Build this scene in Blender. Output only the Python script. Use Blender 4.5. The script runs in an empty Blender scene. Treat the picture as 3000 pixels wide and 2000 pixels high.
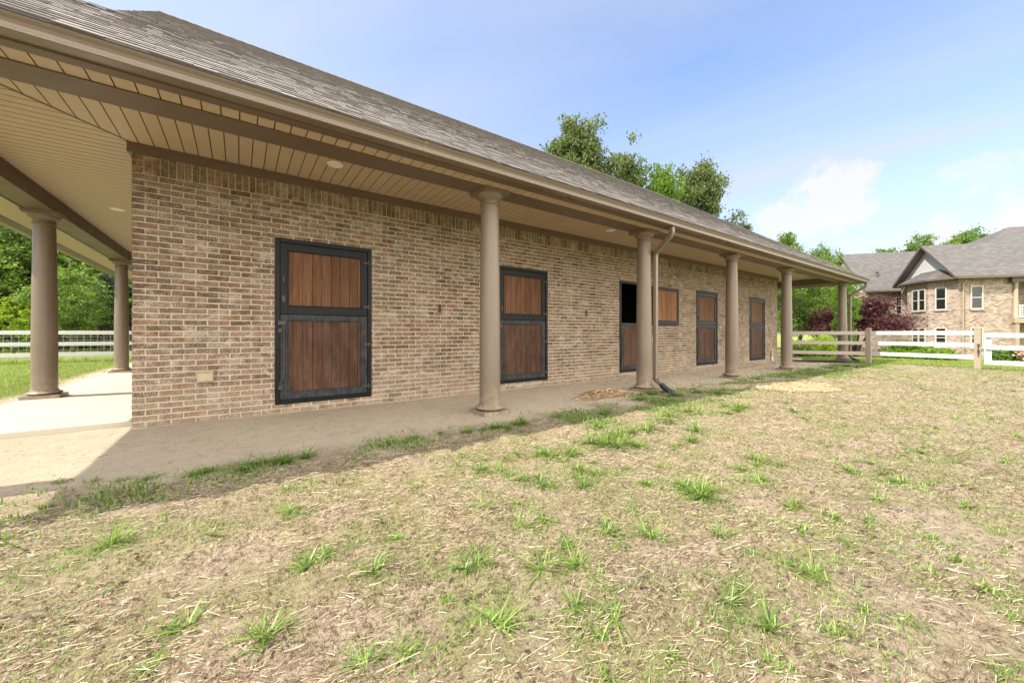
import bpy, math, random
import numpy as np
from mathutils import Vector
R = math.radians
random.seed(7); rng = np.random.default_rng(11)
scene = bpy.context.scene
COL = scene.collection

# ------------------------------------------------------------ camera, sky, sun, exposure
cam = bpy.data.cameras.new('Camera'); camo = bpy.data.objects.new('Camera', cam); COL.objects.link(camo)
cam.sensor_width = 36; cam.lens = 13.344; cam.shift_y = -0.008
cam.clip_start = 0.05; cam.clip_end = 3000
camo.location = (0, 0, 0); camo.rotation_euler = (R(90), 0, R(-35.7))
scene.camera = camo
FX, FY, RX, RY = 0.5836, 0.8121, 0.8121, -0.5836      # camera forward and right in plan

def rd(r, d):            # right / depth distances from the camera -> world x, y
    return (d*FX + r*RX, d*FY + r*RY)

SUNV = Vector((2.42, -0.46, -3.0))
sun = bpy.data.lights.new('Sun', 'SUN'); suno = bpy.data.objects.new('Sun', sun); COL.objects.link(suno)
sun.energy = 2.55; sun.angle = R(0.6); sun.color = (1.0, 0.93, 0.80)
suno.rotation_euler = SUNV.to_track_quat('-Z', 'Y').to_euler()

world = bpy.data.worlds.new('World'); scene.world = world; world.use_nodes = True
def build_world():
    nt = world.node_tree; N = nt.nodes; L = nt.links; N.clear()
    out = N.new('ShaderNodeOutputWorld'); bg = N.new('ShaderNodeBackground')
    sky = N.new('ShaderNodeTexSky'); sky.sky_type = 'NISHITA'; sky.sun_disc = False
    sky.sun_elevation = R(52.4); sky.sun_rotation = R(-79)
    sky.air_density = 1.0; sky.dust_density = 1.2; sky.ozone_density = 3.0; sky.altitude = 200
    tc = N.new('ShaderNodeTexCoord')
    def math_(op, a, b=None, clamp=False):
        n = N.new('ShaderNodeMath'); n.operation = op; n.use_clamp = clamp
        for i, v in enumerate((a, b)):
            if v is None: continue
            if isinstance(v, (int, float)): n.inputs[i].default_value = v
            else: L.new(v, n.inputs[i])
        return n.outputs[0]
    sep = N.new('ShaderNodeSeparateXYZ'); L.new(tc.outputs['Generated'], sep.inputs[0])
    zc = math_('MAXIMUM', sep.outputs[2], 0.04)
    zc = math_('ADD', zc, 0.10)
    comb = N.new('ShaderNodeCombineXYZ')
    L.new(math_('DIVIDE', sep.outputs[0], zc), comb.inputs[0]); L.new(math_('DIVIDE', sep.outputs[1], zc), comb.inputs[1])
    mr = N.new('ShaderNodeMapping'); L.new(comb.outputs[0], mr.inputs[0]); mr.inputs['Rotation'].default_value = (0, 0, R(72.8))
    mp = N.new('ShaderNodeMapping'); L.new(mr.outputs[0], mp.inputs[0])
    mp.inputs['Scale'].default_value = (0.16, 0.55, 1); mp.inputs['Location'].default_value = (0.35, 0.62, 0)
    nz = N.new('ShaderNodeTexNoise'); L.new(mp.outputs[0], nz.inputs[0])
    nz.inputs['Scale'].default_value = 1.5; nz.inputs['Detail'].default_value = 8; nz.inputs['Roughness'].default_value = 0.50
    nz.inputs['Distortion'].default_value = 0.5
    r1 = N.new('ShaderNodeValToRGB'); L.new(nz.outputs[0], r1.inputs[0])
    r1.color_ramp.elements[0].position = 0.38; r1.color_ramp.elements[1].position = 0.66
    wisps = math_('MULTIPLY', r1.outputs[0], 0.92)
    # cumulus banks low over the horizon, at given directions
    n2 = N.new('ShaderNodeTexNoise'); L.new(tc.outputs['Generated'], n2.inputs[0])
    n2.inputs['Scale'].default_value = 14; n2.inputs['Detail'].default_value = 7; n2.inputs['Roughness'].default_value = 0.6
    cum = None
    for (px, py, rad, vz, amt) in ((2430, 585, 0.055, 0.9, .9), (2340, 640, 0.06, 1.6, .8), (2760, 690, 0.035, 1.2, 0.9), (3010, 650, 0.04, 1.2, 1.0), (2830, 490, 0.04, 3, .4), (3300, 600, 0.10, 1.2, 1.0)):
        k = (px-1500)/1112; z = (976-py)/1112
        v = Vector((FX + k*RX, FY + k*RY, z)).normalized()
        vm = N.new('ShaderNodeVectorMath'); vm.operation = 'SUBTRACT'; L.new(tc.outputs['Generated'], vm.inputs[0]); vm.inputs[1].default_value = v
        vs = N.new('ShaderNodeVectorMath'); vs.operation = 'MULTIPLY'; L.new(vm.outputs[0], vs.inputs[0]); vs.inputs[1].default_value = (1, 1, vz)
        vl = N.new('ShaderNodeVectorMath'); vl.operation = 'LENGTH'; L.new(vs.outputs[0], vl.inputs[0])
        f = math_('SUBTRACT', 1.0, math_('DIVIDE', vl.outputs['Value'], rad*1.5))
        f = math_('ADD', math_('MULTIPLY', f, 1.0), math_('MULTIPLY', math_('SUBTRACT', n2.outputs[0], 0.55), 2.6))
        f = math_('MULTIPLY', f, 2.6, True); f = math_('MULTIPLY', f, amt*.95)
        cum = f if cum is None else math_('MAXIMUM', cum, f)
    # milky haze towards the horizon
    hz = math_('SUBTRACT', 1.0, math_('MULTIPLY', sep.outputs[2], 1.7), True)
    hz = math_('MULTIPLY', math_('POWER', hz, 1.5), 0.90)
    m = math_('MAXIMUM', wisps, hz)
    skt = N.new('ShaderNodeMixRGB'); skt.blend_type = 'MULTIPLY'; skt.inputs[0].default_value = 1; L.new(sky.outputs[0], skt.inputs[1]); skt.inputs[2].default_value = (1.05, .97, .95, 1)
    mix = N.new('ShaderNodeMixRGB'); L.new(m, mix.inputs[0]); L.new(skt.outputs[0], mix.inputs[1])
    mix.inputs[2].default_value = (2.12, 2.24, 2.58, 1)
    m2 = N.new('ShaderNodeMixRGB'); L.new(cum, m2.inputs[0]); L.new(mix.outputs[0], m2.inputs[1]); m2.inputs[2].default_value = (2.7, 2.65, 2.65, 1)
    # broad bright cloud added to the unseen sky behind the camera, fills the shade
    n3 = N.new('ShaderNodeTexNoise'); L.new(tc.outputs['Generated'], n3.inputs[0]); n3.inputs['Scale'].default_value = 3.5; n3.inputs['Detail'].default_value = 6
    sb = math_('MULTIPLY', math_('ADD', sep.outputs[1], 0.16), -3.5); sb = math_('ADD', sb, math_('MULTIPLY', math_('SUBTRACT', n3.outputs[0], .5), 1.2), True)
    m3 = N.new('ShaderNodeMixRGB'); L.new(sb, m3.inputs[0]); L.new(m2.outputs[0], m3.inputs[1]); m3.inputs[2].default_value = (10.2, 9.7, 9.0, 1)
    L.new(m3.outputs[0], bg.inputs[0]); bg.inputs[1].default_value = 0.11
    L.new(bg.outputs[0], out.inputs[0])
build_world()
scene.view_settings.view_transform = 'Standard'; scene.view_settings.look = 'None'
scene.view_settings.gamma = 1; scene.view_settings.exposure = 1.75
try:
    scene.cycles.max_bounces = 8; scene.cycles.diffuse_bounces = 5; scene.cycles.transparent_max_bounces = 6
    scene.cycles.use_denoising = True
except Exception: pass

# ------------------------------------------------------------ helpers
def tag(o, label=None, cat=None, group=None, kind=None):
    if label: o['label'] = label
    if cat: o['category'] = cat
    if group: o['group'] = group
    if kind: o['kind'] = kind
    return o
def empty(name, loc, rz=0):
    o = bpy.data.objects.new(name, None); COL.objects.link(o); o.location = loc; o.rotation_euler.z = rz
    o.empty_display_size = 0.2
    return o
def kids(o): return [c for c in bpy.data.objects if c.parent == o]
def copy_tree(o, parent=None, cache=None):
    c = o.copy(); COL.objects.link(c)
    if parent is not None: c.parent = parent
    for ch in kids(o): copy_tree(ch, c)
    return c

class MB:
    def __init__(s): s.v = []; s.f = []; s.m = []
    def face(s, pts, m=0):
        b = len(s.v); s.v += [tuple(p) for p in pts]; s.f.append(tuple(range(b, b+len(pts)))); s.m.append(m)
    def box(s, x0, x1, y0, y1, z0, z1, m=0):
        b = len(s.v)
        s.v += [(x0,y0,z0),(x1,y0,z0),(x1,y1,z0),(x0,y1,z0),(x0,y0,z1),(x1,y0,z1),(x1,y1,z1),(x0,y1,z1)]
        for f in ((0,3,2,1),(4,5,6,7),(0,1,5,4),(1,2,6,5),(2,3,7,6),(3,0,4,7)):
            s.f.append(tuple(b+i for i in f)); s.m.append(m)
    def prism(s, poly, z0, z1, m=0):      # poly counterclockwise in plan
        n = len(poly); b = len(s.v)
        s.v += [(p[0], p[1], z0) for p in poly] + [(p[0], p[1], z1) for p in poly]
        s.f.append(tuple(b+i for i in reversed(range(n)))); s.m.append(m)
        s.f.append(tuple(b+n+i for i in range(n))); s.m.append(m)
        for i in range(n):
            j = (i+1) % n; s.f.append((b+i, b+j, b+n+j, b+n+i)); s.m.append(m)
    def obox(s, P, a, b, c, m=0):         # box from a corner and three edge vectors
        P, a, b, c = Vector(P), Vector(a), Vector(b), Vector(c); k = len(s.v)
        for q in (P, P+a, P+a+b, P+b, P+c, P+a+c, P+a+b+c, P+b+c): s.v.append(tuple(q))
        fl = a.cross(b).dot(c) < 0
        for f in ((0,3,2,1),(4,5,6,7),(0,1,5,4),(1,2,6,5),(2,3,7,6),(3,0,4,7)):
            g = tuple(k+i for i in f); s.f.append(g[::-1] if fl else g); s.m.append(m)
    def lathe(s, prof, cx=0, cy=0, n=28, m=0):
        b = len(s.v)
        for (r, z) in prof:
            for i in range(n):
                a = 2*math.pi*i/n; s.v.append((cx+r*math.cos(a), cy+r*math.sin(a), z))
        for k in range(len(prof)-1):
            for i in range(n):
                j = (i+1) % n; s.f.append((b+k*n+i, b+k*n+j, b+(k+1)*n+j, b+(k+1)*n+i)); s.m.append(m)
        s.f.append(tuple(b+(len(prof)-1)*n+i for i in range(n))); s.m.append(m)
        s.f.append(tuple(b+i for i in reversed(range(n)))); s.m.append(m)
    def tube(s, pts, rad, n=8, m=0, sq=None):
        pts = [Vector(p) for p in pts]; b = len(s.v)
        if not hasattr(rad, '__len__'): rad = [rad]*len(pts)
        ref = Vector((0, 0, 1))
        d0 = (pts[1]-pts[0]).normalized()
        if abs(d0.z) > .9: ref = Vector((0, 1, 0))
        for i, p in enumerate(pts):
            if i == 0: d = pts[1]-pts[0]
            elif i == len(pts)-1: d = pts[-1]-pts[-2]
            else: d = (pts[i+1]-pts[i]).normalized() + (pts[i]-pts[i-1]).normalized()
            d.normalize(); u = d.cross(ref)
            if u.length < 1e-3: u = d.orthogonal()
            u.normalize(); w = d.cross(u).normalized(); ref = u.cross(d).normalized() if False else -w if w.dot(ref) < 0 else w
            w = ref
            for k in range(n):
                a = 2*math.pi*(k+.5)/n
                ca, sa = math.cos(a), math.sin(a)
                if sq: # rounded rectangular section
                    f = 1/max(abs(ca), abs(sa)); f = min(f, 1.28); q = p + u*ca*f*sq[0] + w*sa*f*sq[1]
                else: q = p + u*ca*rad[i] + w*sa*rad[i]
                s.v.append(tuple(q))
        for i in range(len(pts)-1):
            for k in range(n):
                j = (k+1) % n; s.f.append((b+i*n+k, b+i*n+j, b+(i+1)*n+j, b+(i+1)*n+k)); s.m.append(m)
        s.f.append(tuple(b+i for i in range(n))); s.m.append(m)
        e = b+(len(pts)-1)*n; s.f.append(tuple(e+i for i in reversed(range(n)))); s.m.append(m)
    def build(s, name, mats, parent=None, origin=None, smooth=False, bevel=0, autosmooth=None):
        if not isinstance(mats, (list, tuple)): mats = [mats]
        o0 = Vector(origin) if origin is not None else (wloc(parent) if parent is not None else Vector((0, 0, 0)))
        me = bpy.data.meshes.new(name)
        V = np.array(s.v, dtype=np.float64)
        me.from_pydata((V - np.array(o0)).tolist(), [], s.f)
        for mt in mats: me.materials.append(mt)
        me.polygons.foreach_set('material_index', s.m)
        box_uv(me, o0)
        if smooth: me.polygons.foreach_set('use_smooth', [True]*len(me.polygons))
        ob = bpy.data.objects.new(name, me); COL.objects.link(ob)
        if parent is not None:
            ob.parent = parent; ob.location = o0 - wloc(parent)
        else: ob.location = o0
        if bevel:
            md = ob.modifiers.new('Bevel', 'BEVEL'); md.width = bevel; md.segments = 2; md.limit_method = 'ANGLE'; md.angle_limit = R(40)
        if smooth and autosmooth:
            sharpen(me, autosmooth)
        return ob
def sharpen(me, ang):
    import bmesh
    bm = bmesh.new(); bm.from_mesh(me); bmesh.ops.remove_doubles(bm, verts=bm.verts, dist=1e-5)
    for e in bm.edges:
        if len(e.link_faces) == 2: e.smooth = e.calc_face_angle(0) < R(ang)
    bm.to_mesh(me); bm.free()
def wloc(o):
    v = Vector((0, 0, 0))
    while o is not None: v += o.location; o = o.parent
    return v
def box_uv(me, o0):
    uv = me.uv_layers.new(name='UVMap'); n = len(me.loops)
    if not n: return
    co = np.empty(len(me.vertices)*3); me.vertices.foreach_get('co', co); co = co.reshape(-1, 3) + np.array(o0)
    vi = np.empty(n, dtype=np.int32); me.loops.foreach_get('vertex_index', vi)
    nor = np.empty(len(me.polygons)*3); me.polygons.foreach_get('normal', nor); nor = nor.reshape(-1, 3)
    lt = np.empty(len(me.polygons), dtype=np.int32); me.polygons.foreach_get('loop_total', lt)
    pn = np.repeat(nor, lt, axis=0)
    t = np.stack([-pn[:, 1], pn[:, 0], 0*pn[:, 0]], 1); ln = np.linalg.norm(t, axis=1)
    flat = ln < 0.05; t[flat] = (1, 0, 0); t /= np.linalg.norm(t, axis=1)[:, None]
    b = np.cross(pn, t); b[flat] = (0, 1, 0)
    P = co[vi]
    out = np.stack([(P*t).sum(1), (P*b).sum(1)], 1)
    uv.data.foreach_set('uv', out.ravel())
def quads(name, V, mats, parent=None, origin=(0,0,0), smooth=False, uv=False):   # V: (N,4,3)
    V = np.asarray(V, dtype=np.float32).reshape(-1, 4, 3); n = len(V)
    me = bpy.data.meshes.new(name); me.vertices.add(n*4); me.loops.add(n*4); me.polygons.add(n)
    me.vertices.foreach_set('co', (V - np.array(origin, dtype=np.float32)).ravel())
    me.loops.foreach_set('vertex_index', np.arange(n*4, dtype=np.int32))
    me.polygons.foreach_set('loop_start', np.arange(0, n*4, 4, dtype=np.int32))
    me.update(); me.validate()
    me.materials.append(mats)
    if uv: box_uv(me, Vector(origin))
    ob = bpy.data.objects.new(name, me); COL.objects.link(ob); ob.location = origin
    if parent is not None: ob.parent = parent; ob.location = Vector(origin) - wloc(parent)
    return ob
def strips(name, P, mat, parent=None, origin=(0,0,0)):   # P: (N,S,2,3) ribbons
    P = np.asarray(P, dtype=np.float32); N_, S = P.shape[:2]
    me = bpy.data.meshes.new(name); me.vertices.add(N_*S*2)
    me.vertices.foreach_set('co', (P - np.array(origin, dtype=np.float32)).ravel())
    base = (np.arange(N_)*S*2)[:, None, None]; seg = (np.arange(S-1)*2)[None, :, None]
    q = (base + seg + np.array([0, 1, 3, 2])[None, None, :]).reshape(-1).astype(np.int32)
    nf = N_*(S-1); me.loops.add(nf*4); me.polygons.add(nf)
    me.loops.foreach_set('vertex_index', q); me.polygons.foreach_set('loop_start', np.arange(0, nf*4, 4, dtype=np.int32))
    me.polygons.foreach_set('use_smooth', [True]*nf)
    me.update(); me.validate(); me.materials.append(mat)
    ob = bpy.data.objects.new(name, me); COL.objects.link(ob); ob.location = origin
    if parent is not None: ob.parent = parent; ob.location = Vector(origin) - wloc(parent)
    return ob

# numpy value noise
_T = np.random.default_rng(5).random((256, 256))
def vnoise(x, y):
    xi = np.floor(x).astype(int); yi = np.floor(y).astype(int); fx = x-xi; fy = y-yi
    fx = fx*fx*(3-2*fx); fy = fy*fy*(3-2*fy)
    g = lambda a, b: _T[a % 256, b % 256]
    return (g(xi, yi)*(1-fx)+g(xi+1, yi)*fx)*(1-fy) + (g(xi, yi+1)*(1-fx)+g(xi+1, yi+1)*fx)*fy
def fbm(x, y, o=4, lac=2.03, g=.5):
    s = 0; a = 1; t = 0
    for i in range(o): s = s + a*vnoise(x*lac**i + 17.3*i, y*lac**i + 5.1*i); t += a; a *= g
    return s/t
def sst(a, b, x): t = np.clip((x-a)/(b-a), 0, 1); return t*t*(3-2*t)

# ------------------------------------------------------------ materials
class NT:
    def __init__(s, name, rough=.7, spec=.5, metal=0):
        s.mat = bpy.data.materials.new(name); s.mat.use_nodes = True
        s.t = s.mat.node_tree; s.N = s.t.nodes; s.L = s.t.links
        s.b = s.N['Principled BSDF']; s.b.inputs['Roughness'].default_value = rough
        s.b.inputs['Specular IOR Level'].default_value = spec; s.b.inputs['Metallic'].default_value = metal
    def n(s, typ, **kw):
        x = s.N.new(typ)
        for k, v in kw.items(): setattr(x, k, v)
        return x
    def geo(s): return s.n('ShaderNodeNewGeometry')
    def co(s, which='Object'): return s.n('ShaderNodeTexCoord').outputs[which]
    def pos(s): return s.geo().outputs['Position']
    def map(s, v, sc=(1,1,1), loc=(0,0,0), rot=(0,0,0)):
        m = s.n('ShaderNodeMapping'); s.L.new(v, m.inputs[0]); m.inputs['Scale'].default_value = sc
        m.inputs['Location'].default_value = loc; m.inputs['Rotation'].default_value = rot; return m.outputs[0]
    def noise(s, v, scale, detail=4, rough=.55, dist=0):
        m = s.n('ShaderNodeTexNoise'); s.L.new(v, m.inputs[0]); m.inputs['Scale'].default_value = scale
        m.inputs['Detail'].default_value = detail; m.inputs['Roughness'].default_value = rough; m.inputs['Distortion'].default_value = dist
        return m.outputs[0]
    def ramp(s, v, stops, interp='LINEAR'):
        m = s.n('ShaderNodeValToRGB'); s.L.new(v, m.inputs[0]); cr = m.color_ramp; cr.interpolation = interp
        while len(cr.elements) < len(stops): cr.elements.new(.5)
        for e, (p, c) in zip(cr.elements, stops):
            e.position = p; e.color = (c, c, c, 1) if isinstance(c, (int, float)) else (*c, 1)
        return m.outputs[0]
    def mix(s, f, a, b, mode='MIX'):
        m = s.n('ShaderNodeMixRGB', blend_type=mode)
        for i, v in enumerate((f, a, b)):
            if isinstance(v, (int, float)): m.inputs[i].default_value = v if i == 0 else (v, v, v, 1)
            elif isinstance(v, tuple): m.inputs[i].default_value = (*v, 1)
            else: s.L.new(v, m.inputs[i])
        return m.outputs[0]
    def math(s, op, a, b=None, clamp=False):
        m = s.n('ShaderNodeMath', operation=op, use_clamp=clamp)
        for i, v in enumerate((a, b)):
            if v is None: continue
            if isinstance(v, (int, float)): m.inputs[i].default_value = v
            else: s.L.new(v, m.inputs[i])
        return m.outputs[0]
    def sep(s, v): m = s.n('ShaderNodeSeparateXYZ'); s.L.new(v, m.inputs[0]); return m.outputs
    def col(s, c): 
        if isinstance(c, tuple): s.b.inputs['Base Color'].default_value = (*c, 1)
        else: s.L.new(c, s.b.inputs['Base Color'])
    def rough(s, v): s.L.new(v, s.b.inputs['Roughness'])
    def bump(s, h, st=.3, dist=.01):
        m = s.n('ShaderNodeBump'); s.L.new(h, m.inputs['Height']); m.inputs['Strength'].default_value = st; m.inputs['Distance'].default_value = dist
        s.L.new(m.outputs[0], s.b.inputs['Normal'])

def painted(name, c, rough=.45, var=.12, bump=.05, dirt=None, dirt_amt=.5, sc=3):
    m = NT(name, rough); p = m.pos()
    n1 = m.noise(p, sc, 6, .6); n2 = m.noise(p, sc*14, 3)
    f = m.mix(.35, n1, n2)
    base = m.ramp(f, [(.3, tuple(x*(1-var) for x in c)), (.7, tuple(min(1, x*(1+var)) for x in c))])
    if dirt:
        d = m.ramp(m.noise(m.map(p, (1, 1, .35)), 7, 8, .7), [(.5, 0.0), (.75, dirt_amt)])
        base = m.mix(d, base, dirt)
    m.col(base); m.rough(m.ramp(n1, [(.3, rough*.85), (.7, min(1, rough*1.25))]))
    if bump: m.bump(n2, bump, .004)
    return m.mat
TAUPE = (.195, .148, .108)
M_trim = painted('taupe_trim_paint', TAUPE, .42, .06, .04, (.32, .27, .21), .3)
M_col = painted('taupe_column_paint', (.205, .150, .100), .36, .05, .03, (.27, .21, .16), .35, 2)
def mk_column_paint():
    m = NT('taupe_column_paint', .38, .45); p = m.pos(); a = m.noise(p, 2, 6, .6); b = m.noise(m.map(p, (8, 8, 1.2)), 1, 7, .7)
    c = m.ramp(a, [(.3, (.168, .128, .093)), (.7, (.192, .148, .108))])
    c = m.mix(m.ramp(b, [(.52, 0.0), (.78, .35)]), c, (.27, .22, .165))
    z = m.sep(p)[2]; d = m.math('MULTIPLY', m.math('MULTIPLY', m.math('SUBTRACT', -.62, z), 2.4, True), m.ramp(m.noise(p, 16, 7, .7), [(.38, .0), (.66, .8)]))
    m.col(m.mix(d, c, (.42, .335, .235))); m.rough(m.ramp(a, [(.3, .32), (.7, .46)])); m.bump(b, .06, .004); return m.mat
M_col = mk_column_paint()
M_beam = painted('brown_beam_paint', (.125, .090, .062), .5, .07, .05)
M_gutter = painted('taupe_gutter_metal', (.165, .128, .093), .3, .05, .02, (.2, .16, .12), .3)
M_white = painted('white_fence_vinyl', (.52, .515, .50), .45, .04, .03, (.5, .47, .4), .35)
M_taupepost = painted('taupe_post_vinyl', (.30, .245, .18), .5, .05, .03, (.3, .25, .2), .3)
M_railtaupe = painted('beige_rail_vinyl', (.40, .345, .285), .5, .05, .03, (.4, .35, .28), .4)
M_soffit = painted('tan_soffit_vinyl', (.445, .35, .235), .55, .05, .04)
M_groove = painted('soffit_groove', (.10, .065, .038), .8, .05, 0)
M_lamp = painted('white_lamp_trim', (.8, .76, .66), .35, .02, 0)
M_blackpipe = painted('black_corrugated_plastic', (.018, .018, .020), .4, .2, .05, (.12, .11, .09), .4)
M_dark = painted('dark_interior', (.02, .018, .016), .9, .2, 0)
M_steel = painted('worn_steel', (.045, .038, .034), .5, .3, .1, (.16, .08, .04), .5, 20)
M_box = painted('tan_plastic_box', (.42, .34, .22), .5, .08, .05, (.3, .25, .18), .4, 12)

def mk_blackframe(name, wear):
    m = NT(name, .5, .2); p = m.pos()
    a = m.noise(p, 9, 10, .75); b = m.noise(m.map(p, (60, 60, 9)), 1, 5, .7)
    f = m.ramp(m.mix(.45, a, b), [(.46-.1*wear, 0.0), (.74-.12*wear, .25+.45*wear)])
    m.col(m.mix(f, (.0022, .0023, .0026), (.036+.045*wear, .039+.050*wear, .044+.056*wear)))
    m.rough(m.ramp(f, [(0, .36), (1, .75)])); m.bump(a, .1, .003); return m.mat
M_frame = mk_blackframe('black_door_steel', .25)
M_frameworn = mk_blackframe('dusty_black_door_steel', 1.0)

def mk_wood(name, c0, c1, c2, worn):
    m = NT(name, .6, .2); g = m.geo(); p = g.outputs['Position']; rnd = g.outputs['Random Per Island']
    off = m.n('ShaderNodeCombineXYZ'); m.L.new(m.math('MULTIPLY', rnd, 37.0), off.inputs[2])
    va = m.n('ShaderNodeVectorMath', operation='ADD'); m.L.new(p, va.inputs[0]); m.L.new(off.outputs[0], va.inputs[1])
    grain = m.noise(m.map(va.outputs[0], (46, 20, 2.2)), 1, 8, .65, .5)
    fine = m.noise(m.map(va.outputs[0], (160, 60, 5)), 1, 4, .6)
    f = m.mix(.35, grain, fine)
    c = m.ramp(f, [(.3, c0), (.52, c1), (.72, c2)])
    tint = m.ramp(rnd, [(0, .72), (.5, 1.0), (1, 1.22)])
    c = m.mix(1.0, c, tint, 'MULTIPLY')
    if worn:
        w = m.ramp(m.noise(m.map(p, (3, 3, 1.2)), 2.2, 7, .7), [(.45, 0.0), (.72, .55)])
        c = m.mix(w, c, (.15, .092, .060))
    m.col(c); m.bump(f, .35, .003); m.rough(m.ramp(grain, [(.3, .75), (.7, .55)]))
    return m.mat
M_wood = mk_wood('reddish_brown_door_planks', (.055, .026, .013), (.140, .066, .032), (.225, .115, .056), False)
M_woodlow = mk_wood('weathered_lower_door_planks', (.030, .014, .009), (.072, .034, .020), (.135, .066, .037), True)
M_woodopen = mk_wood('orange_brown_open_shutter_planks', (.12, .052, .024), (.25, .115, .054), (.35, .175, .088), False)

def mk_brick():
    m = NT('tumbled_brown_brick', .85, .2); g = m.geo(); p = g.outputs['Position']; rnd = g.outputs['Random Per Island']
    base = m.ramp(rnd, [(0, (.060, .038, .026)), (.12, (.180, .122, .076)), (.26, (.095, .062, .041)), (.40, (.240, .172, .112)), (.52, (.140, .096, .060)),
                        (.60, (.30, .165, .105)), (.66, (.205, .145, .098)), (.82, (.29, .225, .160)), (.92, (.22, .105, .068)), (1, (.35, .28, .21))])
    blot = m.noise(p, 22, 6, .7)
    base = m.mix(m.ramp(blot, [(.42, 0.0), (.62, .75)]), base, (.075, .046, .030))
    b2 = m.noise(m.map(p, (1, 1, 1), (9, 4, 2)), 16, 5, .7)
    base = m.mix(m.ramp(b2, [(.5, 0.0), (.72, .55)]), base, (.36, .255, .175))
    # whitish lime specks, stronger in some areas
    sp = m.noise(p, 105, 4, .7); area = m.noise(p, 3.2, 5, .65)
    sm = m.math('MULTIPLY', m.ramp(sp, [(.53, 0.0), (.62, 1.0)]), m.ramp(area, [(.38, 0.08), (.56, .95)]))
    base = m.mix(sm, base, (.66, .60, .52))
    ef = m.math('MULTIPLY', m.ramp(m.noise(m.map(p, (1, 1, 1.6), (3, 7, 1)), 4.5, 7, .75), [(.53, 0.0), (.66, .8)]), m.ramp(m.noise(p, 60, 4, .7), [(.38, .2), (.6, 1.0)]))
    base = m.mix(ef, base, (.60, .55, .47))
    # pale dust splashed on the lowest courses
    z = m.sep(p)[2]
    d = m.math('MULTIPLY', m.math('MULTIPLY', m.math('SUBTRACT', -.50, z), 2.0, True), m.ramp(m.noise(p, 5, 5, .6), [(.35, .0), (.7, .8)]))
    base = m.mix(d, base, (.42, .33, .235))
    base = m.mix(1.0, base, .90, 'MULTIPLY'); m.col(base); m.bump(m.mix(.5, blot, sp), .5, .006); return m.mat
M_brick = mk_brick()
def mk_mortar():
    m = NT('tan_mortar', .95, .2); p = m.pos()
    n1 = m.noise(p, 40, 5, .6); n2 = m.noise(p, 2, 4)
    c = m.mix(m.ramp(n1, [(.3, 0.0), (.7, .6)]), (.55, .45, .32), (.43, .35, .245))
    c = m.mix(m.ramp(n2, [(.4, 0.0), (.7, .5)]), c, (.62, .54, .41))
    m.col(c); m.bump(n1, .5, .005); return m.mat
M_mortar = mk_mortar()

def mk_brickflat(name, bri=1.0):       # brick pattern in the shader, for walls far away
    m = NT(name, .9, .2); uv = m.co('UV')
    bt = m.n('ShaderNodeTexBrick'); m.L.new(uv, bt.inputs[0])
    bt.inputs['Scale'].default_value = 1; bt.inputs['Brick Width'].default_value = .21; bt.inputs['Row Height'].default_value = .068
    bt.inputs['Mortar Size'].default_value = .006; bt.inputs['Color1'].default_value = (0, 0, 0, 1); bt.inputs['Color2'].default_value = (1, 1, 1, 1)
    bt.inputs['Mortar'].default_value = (.5, .5, .5, 1)
    c = m.ramp(bt.outputs['Color'], [(0, (.085, .060, .046)), (.3, (.26, .195, .155)), (.55, (.35, .275, .225)), (.75, (.17, .115, .092)), (1, (.42, .35, .29))])
    c = m.mix(bt.outputs['Fac'], c, (.42, .36, .295))
    n1 = m.noise(m.pos(), 1.3, 6, .65)
    c = m.mix(m.ramp(n1, [(.45, 0.0), (.7, .35)]), c, (.44, .375, .31))
    m.col(c); m.bump(bt.outputs['Fac'], -.4, .01); return m.mat
M_hbrick = mk_brickflat('pale_house_brick')

def mk_shingle(name, isl=True):
    m = NT(name, .82, .35)
    if isl:
        g = m.geo(); rnd = g.outputs['Random Per Island']; p = g.outputs['Position']
        c = m.ramp(rnd, [(0, (.155, .138, .128)), (.20, (.262, .245, .235)), (.42, (.335, .320, .312)), (.55, (.19, .172, .162)), (.82, (.30, .276, .262)), (1, (.40, .388, .382))])
        gr = m.noise(p, 260, 3, .7)
        c = m.mix(m.ramp(gr, [(.35, .25), (.65, 0.0)]), c, (.06, .05, .045))
        c = m.mix(m.ramp(m.noise(p, .8, 4), [(.35, 0.0), (.7, .25)]), c, (.30, .26, .23))
        m.col(c); m.bump(gr, .5, .004)
    else:
        uv = m.co('UV'); bt = m.n('ShaderNodeTexBrick'); m.L.new(uv, bt.inputs[0]); bt.inputs['Scale'].default_value = 1
        bt.inputs['Brick Width'].default_value = .31; bt.inputs['Row Height'].default_value = .145; bt.inputs['Mortar Size'].default_value = .007
        bt.inputs['Color1'].default_value = (0, 0, 0, 1); bt.inputs['Color2'].default_value = (1, 1, 1, 1); bt.inputs['Mortar'].default_value = (.5, .5, .5, 1)
        n = m.noise(m.map(uv, (6, 9, 1)), 1, 5, .7)
        f = m.mix(.3, bt.outputs['Color'], n)
        c = m.ramp(f, [(.1, (.084, .079, .077)), (.45, (.098, .093, .090)), (.6, (.108, .102, .099)), (.9, (.128, .122, .118))])
        c = m.mix(bt.outputs['Fac'], c, (.08, .07, .06))
        m.col(c); m.bump(bt.outputs['Fac'], -.5, .01)
    return m.mat
M_capsh = painted('dark_ridge_shingle', (.17, .145, .128), .9, .25, .1)
M_shedge = painted('shingle_shadow_edge', (.085, .073, .066), .9, .2, 0)
M_shingle = mk_shingle('weathered_asphalt_shingles'); M_hshingle = mk_shingle('grey_house_shingles', False)

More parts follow.
